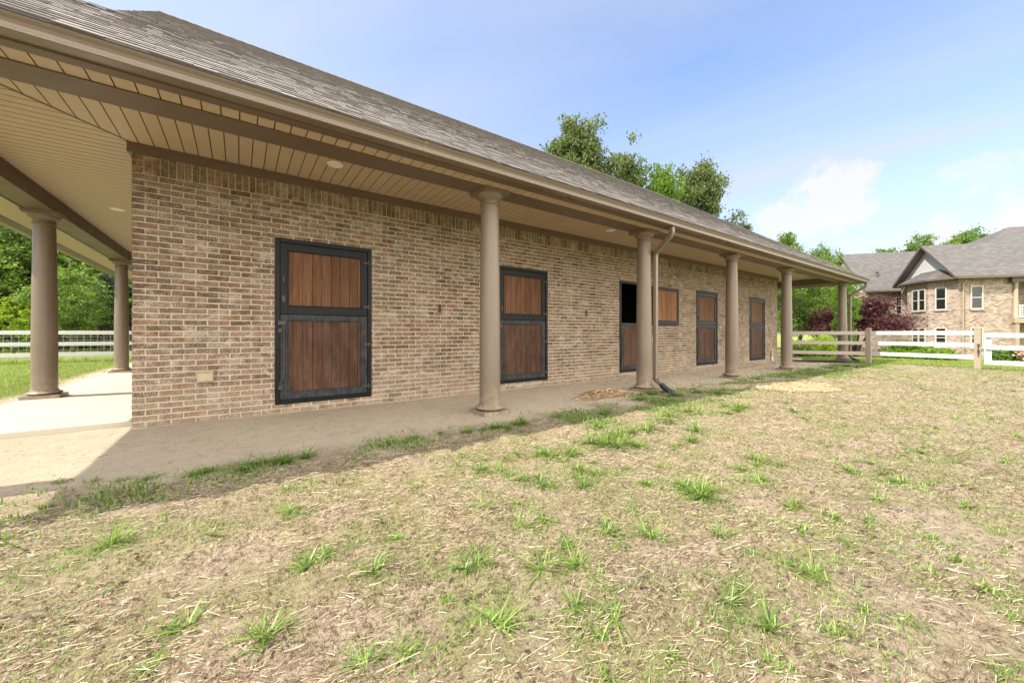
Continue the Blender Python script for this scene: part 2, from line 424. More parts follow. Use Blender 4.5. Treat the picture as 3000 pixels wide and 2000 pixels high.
def mk_ground():
    m = NT('dry_paddock_soil', .95, .15); p = m.pos()
    def att(n): a = m.n('ShaderNodeAttribute'); a.attribute_name = n; return a.outputs['Fac']
    lush, sand, bed = att('lush'), att('sand'), att('bed')
    n1 = m.noise(p, 1.1, 8, .62, .4); n2 = m.noise(p, 7, 7, .72, .6); n3 = m.noise(p, 60, 5, .7); n4 = m.noise(p, 220, 3, .7)
    straw = m.noise(m.map(p, (26, 190, 60), rot=(0, 0, R(12))), 1, 4, .6, .8); straw2 = m.noise(m.map(p, (150, 30, 60), rot=(0, 0, R(-35))), 1, 4, .6, .8)
    st = m.mix(.5, straw, straw2)
    dirt = m.ramp(m.mix(.68, n2, n3), [(.36, (.085, .060, .038)), (.44, (.25, .185, .120)), (.51, (.44, .345, .235)), (.62, (.60, .495, .36))])
    dirt = m.mix(m.ramp(st, [(.48, 0.0), (.62, .7)]), dirt, (.56, .445, .31))
    dirt = m.mix(m.ramp(n1, [(.48, 0.0), (.66, .7)]), dirt, m.mix(n3, (.34, .26, .18), (.66, .55, .42)))
    g2 = m.noise(m.map(p, (1, 1, 1), (5, 3, 0)), 2.4, 8, .68)
    gg = m.math('MULTIPLY', m.ramp(g2, [(.43, 0.0), (.62, 1.0)]), m.ramp(n3, [(.4, .2), (.62, .9)]))
    dirt = m.mix(m.math('MULTIPLY', gg, .8), dirt, m.mix(n4, (.21, .24, .055), (.38, .43, .12)))
    sandc = m.ramp(m.mix(.4, n3, n2), [(.3, (.47, .385, .275)), (.5, (.66, .555, .415)), (.7, (.74, .64, .50))])
    sandc = m.mix(m.ramp(st, [(.60, 0.0), (.68, .35)]), sandc, (.30, .225, .15))
    c = m.mix(sand, dirt, sandc)
    gr = m.ramp(m.mix(.5, n3, n4), [(.3, (.12, .17, .030)), (.5, (.20, .26, .055)), (.7, (.31, .35, .11))])
    gr = m.mix(m.ramp(n2, [(.5, 0.0), (.75, .5)]), gr, (.30, .28, .13))
    hf = m.noise(p, 38, 6, .75, .8)
    dk = m.math('MULTIPLY', m.ramp(hf, [(.40, 1.0), (.49, 0.0)]), m.ramp(n2, [(.42, 1.0), (.62, .40)]))
    c = m.mix(m.math('MULTIPLY', dk, m.math('SUBTRACT', 1.0, m.math('MULTIPLY', sand, .75))), c, (.095, .064, .042))
    c = m.mix(lush, c, gr)
    mu = m.ramp(n3, [(.3, (.06, .03, .02)), (.5, (.15, .075, .045)), (.7, (.24, .14, .09))])
    c = m.mix(bed, c, mu)
    m.col(c)
    h = m.mix(.45, m.mix(.5, m.mix(.5, n3, hf), n4), st); m.bump(h, 1.0, .07)
    return m.mat
M_ground = mk_ground()
def mk_clod():
    m = NT('crumbled_soil', .95, .1); rnd = m.geo().outputs['Random Per Island']
    m.col(m.ramp(rnd, [(0, (.12, .082, .055)), (.5, (.23, .168, .115)), (1, (.36, .28, .195))])); return m.mat
M_clod = mk_clod()
def mk_conc():
    m = NT('pale_porch_concrete', .8, .3); p = m.pos()
    a = m.noise(p, 2, 7, .65); b = m.noise(p, 90, 4, .6)
    c = m.ramp(m.mix(.4, a, b), [(.3, (.40, .36, .285)), (.7, (.52, .475, .39))])
    m.col(c); m.bump(b, .2, .003); return m.mat
M_conc = mk_conc()

def mk_leaf(name, dk, lt, tr=.45, rough=.5):
    m = NT(name, rough, .35); g = m.geo(); rnd = g.outputs['Random Per Island']
    c = m.ramp(rnd, [(0, dk), (.55, tuple((a+b)/2 for a, b in zip(dk, lt))), (1, lt)])
    n1 = m.noise(g.outputs['Position'], .7, 3)
    c = m.mix(m.ramp(n1, [(.35, .35), (.65, 0.0)]), c, dk)
    m.col(c)
    tl = m.n('ShaderNodeBsdfTranslucent'); m.L.new(m.mix(1.0, c, (1.7, 1.8, .8), 'MULTIPLY'), tl.inputs[0])
    ms = m.n('ShaderNodeMixShader'); ms.inputs[0].default_value = tr
    m.L.new(m.b.outputs[0], ms.inputs[1]); m.L.new(tl.outputs[0], ms.inputs[2])
    m.L.new(ms.outputs[0], m.N['Material Output'].inputs[0]); return m.mat
L_mid = mk_leaf('mid_green_leaves', (.065, .115, .024), (.22, .31, .07))
L_bright = mk_leaf('bright_green_leaves', (.060, .120, .014), (.20, .30, .038), .45)
L_grey = mk_leaf('grey_green_leaves', (.060, .085, .032), (.185, .22, .095))
L_dark = mk_leaf('dark_pine_needles', (.030, .050, .022), (.090, .120, .055), .15)
L_red = mk_leaf('dark_red_maple_leaves', (.040, .014, .018), (.16, .058, .066), .3)
L_lime = mk_leaf('lime_green_leaves', (.12, .19, .014), (.33, .43, .05), .45)
L_hedge = mk_leaf('low_hedge_leaves', (.08, .16, .010), (.22, .34, .02), .3)
L_pink = mk_leaf('pink_azalea_petals', (.55, .22, .25), (.85, .50, .50), .3)
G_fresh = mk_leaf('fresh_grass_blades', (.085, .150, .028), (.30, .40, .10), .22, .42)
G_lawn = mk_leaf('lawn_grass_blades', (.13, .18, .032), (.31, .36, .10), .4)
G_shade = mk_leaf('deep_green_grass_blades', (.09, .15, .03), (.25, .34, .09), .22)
def mk_straw():
    m = NT('dry_straw', .65, .3); rnd = m.geo().outputs['Random Per Island']
    m.col(m.ramp(rnd, [(0, (.10, .065, .04)), (.45, (.23, .165, .105)), (.65, (.38, .295, .20)), (.93, (.50, .41, .29)), (1, (.64, .57, .45))])); return m.mat
M_straw = mk_straw()
def mk_straw2():
    m = NT('pale_hay', .6, .3); rnd = m.geo().outputs['Random Per Island']
    m.col(m.ramp(rnd, [(0, (.60, .50, .34)), (.4, (.78, .69, .52)), (1, (.90, .85, .72))])); return m.mat
M_hay = mk_straw2()
def mk_straw3():
    m = NT('tan_straw', .6, .3); rnd = m.geo().outputs['Random Per Island']
    m.col(m.ramp(rnd, [(0, (.42, .29, .17)), (.4, (.64, .48, .31)), (1, (.80, .66, .47))])); return m.mat
M_strawpile = mk_straw3()
def mk_bark():
    m = NT('grey_brown_bark', .9, .2); p = m.pos(); n = m.noise(m.map(p, (9, 9, 2)), 1, 6, .7)
    m.col(m.ramp(n, [(.3, (.045, .036, .028)), (.7, (.17, .14, .11))])); m.bump(n, .6, .02); return m.mat
M_bark = mk_bark()
def mk_glass():
    m = NT('dark_window_glass', .04, .6); m.col((.012, .014, .016)); return m.mat
M_glass = mk_glass()
M_hframe = painted('taupe_window_frame', (.47, .43, .37), .45, .04, 0)
M_hfascia = painted('brown_house_fascia', (.105, .078, .062), .5, .08, 0)
M_siding = painted('white_lap_siding', (.50, .50, .475), .5, .03, 0)
M_hcol = painted('brown_house_porch_paint', (.30, .235, .165), .5, .05, 0)
M_rail = painted('white_railing_paint', (.68, .69, .72), .4, .03, 0)
def mk_wire():
    m = NT('galvanised_wire', .4, .5, .7); m.col((.42, .42, .40)); return m.mat
M_wire = mk_wire()

# ------------------------------------------------------------ ground
GZ = -1.05
def gbase(x, y):
    g = GZ + 0*x
    g = g - .04*sst(2, -4, y)
    g = g - .70*sst(19, 38, x) - .06*sst(60, 120, np.hypot(x, y))
    g = g + .05*sst(6.5, 9, y)*sst(-2.4, -4, x)
    return g
def paddock(x, y):      # rough trampled area
    return sst(3.9, 2.9, y)*sst(17.9, 16.9, x)
def gheight(x, y):
    g = gbase(x, y); m = paddock(x, y)
    near = sst(60, 25, np.hypot(x, y))
    g = g + near*(m*(.06*(fbm(x*.9, y*.9, 3)-.5) + .075*(fbm(x*4.2+3, y*4.2, 4)-.5) + .055*(fbm(x*13, y*13, 3)-.5)))
    ph = (y + .22*x + .35*vnoise(x*.7, y*.7))*2*math.pi/.62
    g = g + m*near*.012*np.sin(ph)*sst(4.5, 1.5, x)
    v = (y*.93 + x*.36 + .3*vnoise(x*.5, y*.5+9)); g = g - m*near*.022*(np.exp(-((v-3.0)/.07)**2)+np.exp(-((v-3.32)/.06)**2)+.7*np.exp(-((v-4.9)/.08)**2)+.7*np.exp(-((v-1.6)/.06)**2))*sst(.35, .6, vnoise(x*.8+5, y*.8))
    g = g + (1-m)*near*.014*(fbm(x*3, y*3, 4)-.5)
    return g
def axis(lo, hi, step, far, n):
    c = np.arange(lo, hi+1e-6, step); t = np.geomspace(step, far, n)
    return np.concatenate([lo - np.cumsum(t)[::-1], c, hi + np.cumsum(t)])
xs = axis(-3, 8, .026, 160, 64); ys = axis(-.6, 4.2, .026, 160, 64)
X, Y = np.meshgrid(xs, ys, indexing='ij')
Z = gheight(X, Y)
nx, ny = len(xs), len(ys)
me = bpy.data.meshes.new('ground'); me.vertices.add(nx*ny)
me.vertices.foreach_set('co', np.stack([X, Y, Z], -1).ravel())
ii, jj = np.meshgrid(np.arange(nx-1), np.arange(ny-1), indexing='ij')
q = np.stack([ii*ny+jj, (ii+1)*ny+jj, (ii+1)*ny+jj+1, ii*ny+jj+1], -1).reshape(-1).astype(np.int32)
nf = (nx-1)*(ny-1); me.loops.add(nf*4); me.polygons.add(nf)
me.loops.foreach_set('vertex_index', q); me.polygons.foreach_set('loop_start', np.arange(0, nf*4, 4, dtype=np.int32))
me.polygons.foreach_set('use_smooth', [True]*nf); me.update(); me.validate()
def lushf(x, y):
    n = fbm(x*1.3, y*1.3, 4)
    a = sst(-2.75, -3.25, x + (n-.5)*.6)*sst(5.6, 7.0, y + (n-.5)*1.2)
    b = sst(17.4, 18.3, x + (n-.5)*1.0)
    c = sst(12, 17, x)*sst(3.4, 2, y)*sst(.50, .62, n)*.6
    d = sst(-8, -14, y)
    e = sst(9, 14, x)*sst(4.2, 3.9, y)*sst(2.6, 3.1, y)*sst(.42, .55, n)*.8
    return np.clip(np.maximum.reduce([a, b, c, d, e, sst(21, 24, y)*.9]), 0, 1)
def sandf(x, y):
    n = fbm(x*2.1+9, y*2.1, 4)
    a = sst(3.35, 3.95, y + (n-.5)*.9)*sst(18.5, 17.6, x)
    return np.clip(a, 0, 1)
def bedf(x, y):
    n = fbm(x*.8+4, y*.8, 3)
    return sst(26.5, 27.5, x + (n-.5)*3)*sst(44, 40, x)*sst(2.2, 3.4, y + (n-.5)) 
for nm, fn in (('lush', lushf), ('sand', sandf), ('bed', bedf)):
    at = me.attributes.new(nm, 'FLOAT', 'POINT'); at.data.foreach_set('value', fn(X, Y).astype(np.float32).ravel())
me.materials.append(M_ground)
ground = bpy.data.objects.new('ground', me); COL.objects.link(ground); tag(ground, kind='structure')
def gz(x, y): return float(gheight(np.array([x]), np.array([y]))[0])

# ------------------------------------------------------------ stable building
XL, XR, YF, YB = -2.44, 17.98, 4.24, 18.39         # column centre lines
WX0, WX1, WY0, WY1 = -.955, 16.52, 5.80, 16.85     # brick walls
ZC, ZS, ZE = 2.08, 1.855, 1.955                    # porch ceiling, outer soffit, eave
OX0, OX1, OY0, OY1 = -2.69, 18.06, 4.24, 18.64     # reference rectangle of the eaves
barn = empty('stable_building', (WX0, WY0, GZ))
tag(barn, 'long brick stable building with a columned porch, split wooden stall doors and grey shingle roof', 'stable')

DOORX = [.375, 3.825, 7.295, 10.73, 14.17]; DW = 1.22; DZ0, DZ1 = -.931, 1.246; DSPLIT = .25
def brick_wall(m, mm, axis_, a0, a1, plane, openings, z0=-1.25, z1=ZC-.02, sgn=-1):
    """bricks in real relief. axis_ 0: wall along x facing -y; axis_ 1: wall along y facing -x (sgn -1) or +x"""
    bw, bh, mo = .203, .0577, .0125; rows = 45; rh = (1.765+1.25)/rows
    rr = random.Random(3)
    def put(u0, u1, za, zb):
        if u1-u0 < .02: return
        d = rr.uniform(-.003, .002); t = .008
        j = [rr.uniform(-.0028, .0028) for _ in range(8)]
        P = [(u0+j[0], za+j[1]), (u1+j[2], za+j[3]), (u1+j[4], zb+j[5]), (u0+j[6], zb+j[7])]
        k = len(m.v)
        for (off) in (plane+sgn*(-t) , plane+sgn*(t-.008+abs(d))):
            for (u, z) in P:
                m.v.append((u, off, z) if axis_ == 0 else (off, u, z))
        fs = [(4,5,6,7),(0,1,5,4),(1,2,6,5),(2,3,7,6),(3,0,4,7)]
        flip = (axis_ == 1 and sgn < 0) or (axis_ == 0 and sgn > 0)
        for f in fs:
            g = tuple(k+i for i in f); m.f.append(g[::-1] if flip else g); m.m.append(0)
    for r in range(rows):
        za = z0 + r*rh + mo/2; zb = z0 + (r+1)*rh - mo/2
        off = 0 if r % 2 == 0 else (bw+mo)/2
        segs = [(a0, a1)]
        for (o0, o1, p0, p1) in openings:        # cut bricks that close the gap above and below an opening
            for (ca, cb) in ((za, p0-.002), (p1+.002, zb)):
                if za < (p0 if ca == za else p1) < zb and cb-ca > .010:
                    uu = o0
                    while uu < o1: put(uu+.004, min(uu+bw, o1)-.004, ca, cb); uu += bw+mo
        for (o0, o1, p0, p1) in openings:
            if zb > p0 and za < p1:
                ns = []
                for (s0, s1) in segs:
                    if o1 <= s0 or o0 >= s1: ns.append((s0, s1)); continue
                    if o0 > s0: ns.append((s0, o0))
                    if o1 < s1: ns.append((o1, s1))
                segs = ns
        u = a0 - off
        while u < a1:
            for (s0, s1) in segs:
                put(max(u, s0)+(.0 if u <= s0 else mo/2), min(u+bw+mo, s1)-(0 if u+bw+mo >= s1 else mo/2), za, zb) if min(u+bw+mo, s1) > max(u, s0) else None
            u += bw+mo
    u = a0+.1                                   # soldier course under the frieze
    put(a0, a0+.09, 1.771, 1.83); put(a0, a0+.09, 1.842, 1.90); put(a0, a0+.09, 1.911, 1.968)
    while u < a1-.05:
        w = .0577+rr.uniform(-.002, .002); put(u, u+w, 1.771, 1.968); u += .0687
def wall_core(m, axis_, a0, a1, pa, pb, openings, z0=-1.3, z1=ZC-.02, mi=1):
    cuts = sorted(openings); u = a0
    def bx(s0, s1, q0, q1):
        if axis_ == 0: m.box(s0, s1, pa, pb, q0, q1, mi)
        else: m.box(pa, pb, s0, s1, q0, q1, mi)
    for (o0, o1, p0, p1) in cuts:
        bx(u, o0, z0, z1); bx(o0, o1, z0, p0); bx(o0, o1, p1, z1); u = o1
    bx(u, a1, z0, z1)
ops = [(x, x+DW, DZ0, DZ1) for x in DOORX]
m = MB(); brick_wall(m, None, 0, WX0, WX1, WY0, ops); wall_core(m, 0, WX0+.006, WX1-.006, WY0+.0035, WY0+.20, ops)
m.build('front_wall', [M_brick, M_mortar], barn)
m = MB(); brick_wall(m, None, 1, WY0+.02, WY1, WX0, []); wall_core(m, 1, WY0+.21, WY1, WX0+.0055, WX0+.2, [])
# brick gable over the side porch
m.face([(WX0, 5.8, ZC-.02), (WX0, WY1, ZC-.02), (WX0, 14.6, 3.4), (WX0, 8.86, 5.40), (WX0, 5.8, 3.33)][::-1], 1)
m.build('side_wall', [M_brick, M_mortar], barn)
m = MB(); m.box(WX1-.2, WX1-.006, WY0+.21, WY1, -1.3, ZC-.02, 0); m.box(WX0+.2, WX1, WY1+.001, WY1+.2, -1.3, ZC-.02, 0)
m.build('rear_wall', [M_hbrick], barn)
m = MB(); m.box(WX0+.21, WX1-.21, WY0+.21, WY1-.01, ZC-.01, ZC+.06, 0)          # inside: loft floor and stall partitions
m.box(WX0+.21, WX1-.21, 9.6, 9.7, -1.3, ZC-.02, 0)
for x in (2.9, 6.4, 9.9, 13.3): m.box(x, x+.08, WY0+.21, 9.59, -1.3, ZC-.02, 0)
m.build('interior_partition', [M_dark], barn)

# ceilings as grooved boards
def boards(m, poly_fn, along, lo, hi, z, step=.127, gap=.015):
    if along == 'y': gap = .010
    u = lo
    while u < hi:
        v = min(u+step, hi)
        a0, a1, b0, b1 = poly_fn(u, v-gap)      # ranges at u and at v
        if along == 'y': pts = [(u, a0), (v-gap, b0), (v-gap, b1), (u, a1)]
        else: pts = [(a0, u), (a1, u), (b1, v-gap), (b0, v-gap)]
        if min(a1-a0, b1-b0) > -.0005 and max(a1-a0, b1-b0) > .01: m.prism(pts, z, z+.010, 0)
        u = v
m = MB()
BI, BO = .155, .155            # beam half widths
ix0, ix1, iy0, iy1 = XL+BI, XR-BI, YF+BI, YB-BI
dg = WY0 - iy0                 # porch depth inside the beam
# front porch ceiling, mitred at both ends
def fr(u, v):
    f = lambda x: min(WY0, iy0 + max(0, (x-ix0)*dg/(WX0-ix0)), iy0 + max(0, (ix1-x)*dg/(ix1-WX1)))
    return (iy0, f(u), iy0, f(v))
boards(m, fr, 'y', ix0, ix1, ZC)
sl = (WX0-ix0)/dg
boards(m, lambda u, v: (ix0, min(WX0, ix0+max(0, (u-iy0)*sl)), ix0, min(WX0, ix0+max(0, (v-iy0)*sl))), 'x', iy0, iy1, ZC)
sr = (ix1-WX1)/dg
boards(m, lambda u, v: (max(WX1, ix1-max(0, (u-iy0)*sr)), ix1, max(WX1, ix1-max(0, (v-iy0)*sr)), ix1), 'x', iy0, iy1, ZC)
# outer soffit strips
sx0, sx1, sy0, sy1 = OX0-.35, OX1+.35, OY0-.35, OY1+.35
bx0, bx1, by0 = XL-BO, XR+BO, YF-BO
def fo(u, v):
    f = lambda x: min(by0, sy0 + max(0, (x-sx0)*(by0-sy0)/(bx0-sx0)), sy0 + max(0, (sx1-x)*(by0-sy0)/(sx1-bx1)))
    return (sy0, f(u), sy0, f(v))
boards(m, fo, 'y', sx0, sx1, ZS)
q1 = (bx0-sx0)/(by0-sy0)
boards(m, lambda u, v: (sx0, min(bx0, sx0+max(0, (u-sy0)*q1)), sx0, min(bx0, sx0+max(0, (v-sy0)*q1))), 'x', sy0, sy1, ZS)
q2 = (sx1-bx1)/(by0-sy0)
boards(m, lambda u, v: (max(bx1, sx1-max(0, (u-sy0)*q2)), sx1, max(bx1, sx1-max(0, (v-sy0)*q2)), sx1), 'x', sy0, sy1, ZS)
# dark backing in the grooves
m.box(ix0, WX0, iy0, iy1, ZC+.0105, ZC+.018, 1); m.box(WX0, WX1, iy0, WY0, ZC+.0105, ZC+.018, 1); m.box(WX1, ix1, iy0, iy1, ZC+.0105, ZC+.018, 1)
m.box(sx0, bx0, sy0, sy1, ZS+.0105, ZS+.018, 1); m.box(bx0, bx1, sy0, by0, ZS+.0105, ZS+.018, 1); m.box(bx1, sx1, sy0, sy1, ZS+.0105, ZS+.018, 1)
m.build('porch_ceiling', [M_soffit, M_groove], barn)
# thin mitre strip under the ceiling corner
m = MB(); m.obox((ix0, iy0, ZC-.004), (WX0-ix0, dg, 0), (.02, -.02, 0), (0, 0, .0035)); m.build('ceiling_trim', [M_beam], barn); m = MB(); m.obox((ix1, iy0, ZC-.004), (WX1-ix1, dg, 0), (.02, .02, 0), (0, 0, .0035))
m.build('ceiling_trim', [M_beam], barn)

def ring(m, prof, rect, close=False, mi=0, back=True):
    x0, x1, y0, y1 = rect
    P = [[(x0-o, y0-o, z), (x1+o, y0-o, z), (x1+o, y1+o, z), (x0-o, y1+o, z)] for o, z in prof]
    n = len(P)
    for i in range(n if close else n-1):
        A, B = P[i], P[(i+1) % n]
        for c in range(4):
            d = (c+1) % 4; m.face([A[c], A[d], B[d], B[c]], mi)
m = MB(); ring(m, [(.155, ZS-.002), (.155, ZC+.03), (-.155, ZC+.03), (-.155, ZS-.002)], (XL, XR, YF, YB), True)
ring(m, [(.156, ZS-.012), (.172, ZS-.012), (.172, ZS-.001), (.156, ZS-.001)], (XL, XR, YF, YB), True)
m.build('porch_beam', [M_beam], barn)
m = MB()
orect = (OX0, OX1, OY0, OY1)
ring(m, [(.34, ZS-.002), (.36, ZS-.016), (.43, ZS-.016), (.455, ZS-.03), (.484, ZS-.03), (.484, ZE), (.35, ZE)], orect, True)
m.build('fascia', [M_beam], barn)
m = MB()
# K-style gutter
ring(m, [(.486, 1.948), (.486, 1.838), (.575, 1.834), (.604, 1.832), (.611, 1.837), (.611, 1.846), (.600, 1.850), (.588, 1.862), (.590, 1.885), (.600, 1.905), (.616, 1.920), (.622, 1.932), (.622, 1.950), (.607, 1.950), (.607, 1.936), (.596, 1.90), (.58, 1.86), (.55, 1.842), (.492, 1.845), (.490, 1.948)], orect, True)
m.build('gutter', [M_gutter], barn)
m = MB()
for xs_ in (1.52, 4.55, 7.6, 10.65, 13.7, 16.7):
    m = MB()
    pr = [(.577, 1.832), (.604, 1.830), (.613, 1.836), (.613, 1.847), (.602, 1.851), (.590, 1.862), (.592, 1.885), (.602, 1.904), (.618, 1.919), (.624, 1.932), (.624, 1.951)]
    for (a_, z_a), (b_, z_b) in zip(pr[:-1], pr[1:]): m.face([(xs_, OY0-a_, z_a), (xs_+.035, OY0-a_, z_a), (xs_+.035, OY0-b_, z_b), (xs_, OY0-b_, z_b)])
    m.build('gutter_seam', [M_trim], barn)
# frieze board on the brick
m = MB(); m.box(WX0-.035, WX1+.03, WY0-.032, WY0+.0, ZC-.108, ZC-.001); m.box(WX0-.035, WX1+.03, WY0-.045, WY0-.0325, ZC-.022, ZC-.001)
m.box(WX0-.032, WX0-.001, WY0+.001, WY1, ZC-.108, ZC-.001); m.box(WX1+.001, WX1+.03, WY0+.001, WY1, ZC-.108, ZC-.001)
m.build('frieze_board', [M_beam], barn)

# roof
SL = .682; EX0, EX1, EY0, EY1 = -3.31, 18.68, 3.62, 19.26
YR = 8.86; ZR = ZE + SL*(YR-EY0); XRE = EX1-(YR-EY0); XG = -1.13
yg = EY0 + (XG-EX0)
def zf(y): return ZE + SL*(y-EY0)
m = MB(); t = .05
A = (EX0, EY0, ZE); B = (EX1, EY0, ZE); Cc = (XRE, YR, ZR); D = (XG, YR, ZR); E = (XG, yg, zf(yg))
dz = lambda p, k: (p[0], p[1], p[2]-k)
k = .03
m.face([dz(p, .004) for p in (A, B, Cc, D, E)]); m.face([dz(p, k) for p in (E, D, Cc, B, A)])
Br = (EX1, EY1, ZE); Al = (EX0, EY1, ZE)
m.face([B, Br, Cc])
zb = lambda y: ZR - (y-YR)*(ZR-ZE)/(EY1-YR)
zl = ZE + SL*(XG-EX0); ybl = YR + (ZR-zl)*(EY1-YR)/(ZR-ZE)
m.face([Cc, Br, Al, (XG, ybl, zl), D])
m.face([A, E, (XG, ybl, zl), Al])
m.face([E, D, (XG, ybl, zl)])
# drip edge
m.box(EX0, EX1, EY0-.012, EY0+.0, ZE-.018, ZE-.001)
roof = m.build('roof', [M_hshingle], barn)
# rake board and caps
m = MB(); n_ = 40
n_ = 90
for i in range(n_):
    x0_ = XG + (XRE-XG)*i/n_; w_ = (XRE-XG)/n_*1.2
    m.obox((x0_, YR-.14, ZR-.075), (w_, 0, -.008), (0, .14, .095), (0, 0, .01)); m.obox((x0_, YR, ZR+.02), (w_, 0, -.008), (0, .14, -.06), (0, 0, .01))
m.build('ridge_cap', [M_capsh], roof); m = MB()
hd = Vector((XRE-EX1, YR-EY0, ZR-ZE)); L_ = hd.length; hn = hd.normalized(); n_ = 46
for i in range(n_):
    P = Vector((EX1, EY0, ZE+.02)) + hd*(i/n_)
    m.obox(P-Vector((.16, 0, -.004)), hn*(L_/n_*1.2)+Vector((0, 0, -.006)), (.16, .0, .0), (0, 0, .01))
m.build('hip_cap', [M_capsh], roof); m = MB()
hd = Vector((XG-EX0, yg-EY0, zf(yg)-ZE)); L_ = hd.length; hn = hd.normalized(); n_ = 18
for i in range(n_):
    P = Vector((EX0, EY0, ZE+.02)) + hd*(i/n_)
    m.obox(P, hn*(L_/n_*1.2)+Vector((0, 0, -.006)), (.14, 0, 0), (0, 0, .01))
m.build('hip_cap', [M_capsh], roof)
# shingles, each tab a small slab on the front slope
V = []; nrm = Vector((0, -SL, 1)).normalized(); e = .143*math.cos(math.atan(SL)); rr = random.Random(9)
yy = EY0-.015; r_ = 0
nv = np.array(nrm)
while yy < YR-.02:
    y1_ = min(yy+e+.012, YR); ym = yy+e*.5
    xa = EX0+(ym-EY0) if ym < yg else XG; xb = EX1-(ym-EY0)
    x = xa - rr.uniform(0, .2)
    while x < xb:
        w = rr.choice((.07, .10, .13, .17, .22))*rr.uniform(.85, 1.15); x1 = min(x+w, xb); x0 = max(x, xa)
        if x1-x0 > .02:
            th = rr.choice((.0075, .008, .0105, .011)) + rr.uniform(-.001, .001); dy = rr.uniform(-.004, .004)
            lo = np.array([0, yy+dy, zf(yy+dy)]) + nv*(th+.002); hi = np.array([0, y1_, zf(y1_)]) + nv*.0025; bt = np.array([0, yy+dy, zf(yy+dy)]) + nv*.0005
            gx = .0012
            f = lambda p, xx: (xx, p[1], p[2])
            V.append([f(lo, x0+gx), f(lo, x1-gx), f(hi, x1-gx), f(hi, x0+gx)])
            V.append([f(bt, x0+gx), f(bt, x1-gx), f(lo, x1-gx), f(lo, x0+gx)])
        x += w
    yy += e; r_ += 1
# join each top with its butt so both count as one island
V = np.array(V, dtype=np.float32).reshape(-1, 2, 4, 3); n = len(V)
vs = np.concatenate([V[:, 0], V[:, 1, :2]], axis=1)           # 6 verts: lo0 lo1 hi1 hi0 bt0 bt1
me = bpy.data.meshes.new('shingles'); me.vertices.add(n*6); me.vertices.foreach_set('co', vs.ravel() - np.tile(np.array(wloc(roof), dtype=np.float32), n*6))
q = (np.arange(n)*6)[:, None] + np.array([[0, 1, 2, 3, 4, 5, 1, 0]]); me.loops.add(n*8); me.polygons.add(n*2)
me.loops.foreach_set('vertex_index', q.ravel().astype(np.int32)); me.polygons.foreach_set('loop_start', np.arange(0, n*8, 4, dtype=np.int32))
me.materials.append(M_shingle); me.materials.append(M_shedge)
me.polygons.foreach_set('material_index', np.tile([0, 1], n).astype(np.int32)); me.update(); me.validate()
o = bpy.data.objects.new('shingles', me); COL.objects.link(o); o.parent = roof

# porch slabs
m = MB(); m.box(XL-.22, WX0-.002, 6.0, YB+.3, -1.25, -.99); m.box(WX0-.0019, WX0+.004, 6.0, 6.01, -1.2, -1.0)
m.build('porch_slab', [M_conc], barn, bevel=.012)
m = MB(); m.box(WX1+.002, XR+.25, 5.55, YB+.3, -1.25, -.995)
m.build('porch_slab', [M_conc], barn, bevel=.012)

# columns
def make_column(base_z, plinth, name_loc):
    # a part of the building: shaft mesh with base and capital as its own pieces
    m = MB(); z0 = base_z; zt = ZS-.003
    prof = [(.137, z0+.115)]
    for i in range(13):
        t_ = i/12; r = .137 - .021*(max(0, t_-.25)/.75)**1.4; prof.append((r, z0+.12+(zt-.17-z0-.12)*t_))
    m.lathe(prof, name_loc[0], name_loc[1], 40)
    sh = m.build('column', [M_col], barn, origin=(name_loc[0], name_loc[1], z0), smooth=True, autosmooth=40)
    m = MB()
    if plinth: m.box(name_loc[0]-.20, name_loc[0]+.20, name_loc[1]-.20, name_loc[1]+.20, z0-.02, z0+.05)
    q = [(.145, z0+.05)] + [(.150+.042*math.sin(math.pi*i/8), z0+.055+.05*i/8) for i in range(9)] + [(.148, z0+.108), (.148, z0+.122), (.138, z0+.126)]
    m.lathe(q, name_loc[0], name_loc[1], 40)
    m.build('column_base', [M_col], sh, smooth=True, autosmooth=35)
    m = MB(); x, y = name_loc
    m.lathe([(.117, zt-.185), (.130, zt-.182), (.134, zt-.174), (.130, zt-.166), (.119, zt-.163), (.119, zt-.125), (.128, zt-.122), (.128, zt-.112), (.140, zt-.104), (.160, zt-.085), (.172, zt-.062), (.176, zt-.047)], x, y, 40)
    m.box(x-.186, x+.186, y-.186, y+.186, zt-.047, zt-.022); m.box(x-.200, x+.200, y-.200, y+.200, zt-.0215, zt)
    m.build('capital', [M_col], sh, smooth=True, autosmooth=35)
    return sh
front = [(-2.44, -.99), (2.687, -1.05), (6.03, -1.05), (9.42, -1.05), (12.73, -1.05), (17.98, -.995)]
cache = {}
def col_at(x, y, bz, pl):
    key = (round(bz, 3), pl)
    if key not in cache: cache[key] = make_column(bz, pl, (x, y)); return cache[key]
    c = copy_tree(cache[key], barn); c.location = Vector((x, y, bz)) - wloc(barn); return c
for x, z in front: col_at(x, YF, z, True)
for y in (8.97, 13.68, 18.39): col_at(XL, y, -.99, True)
for y in (8.97, 13.68, 18.39): col_at(XR, y, -.995, True)

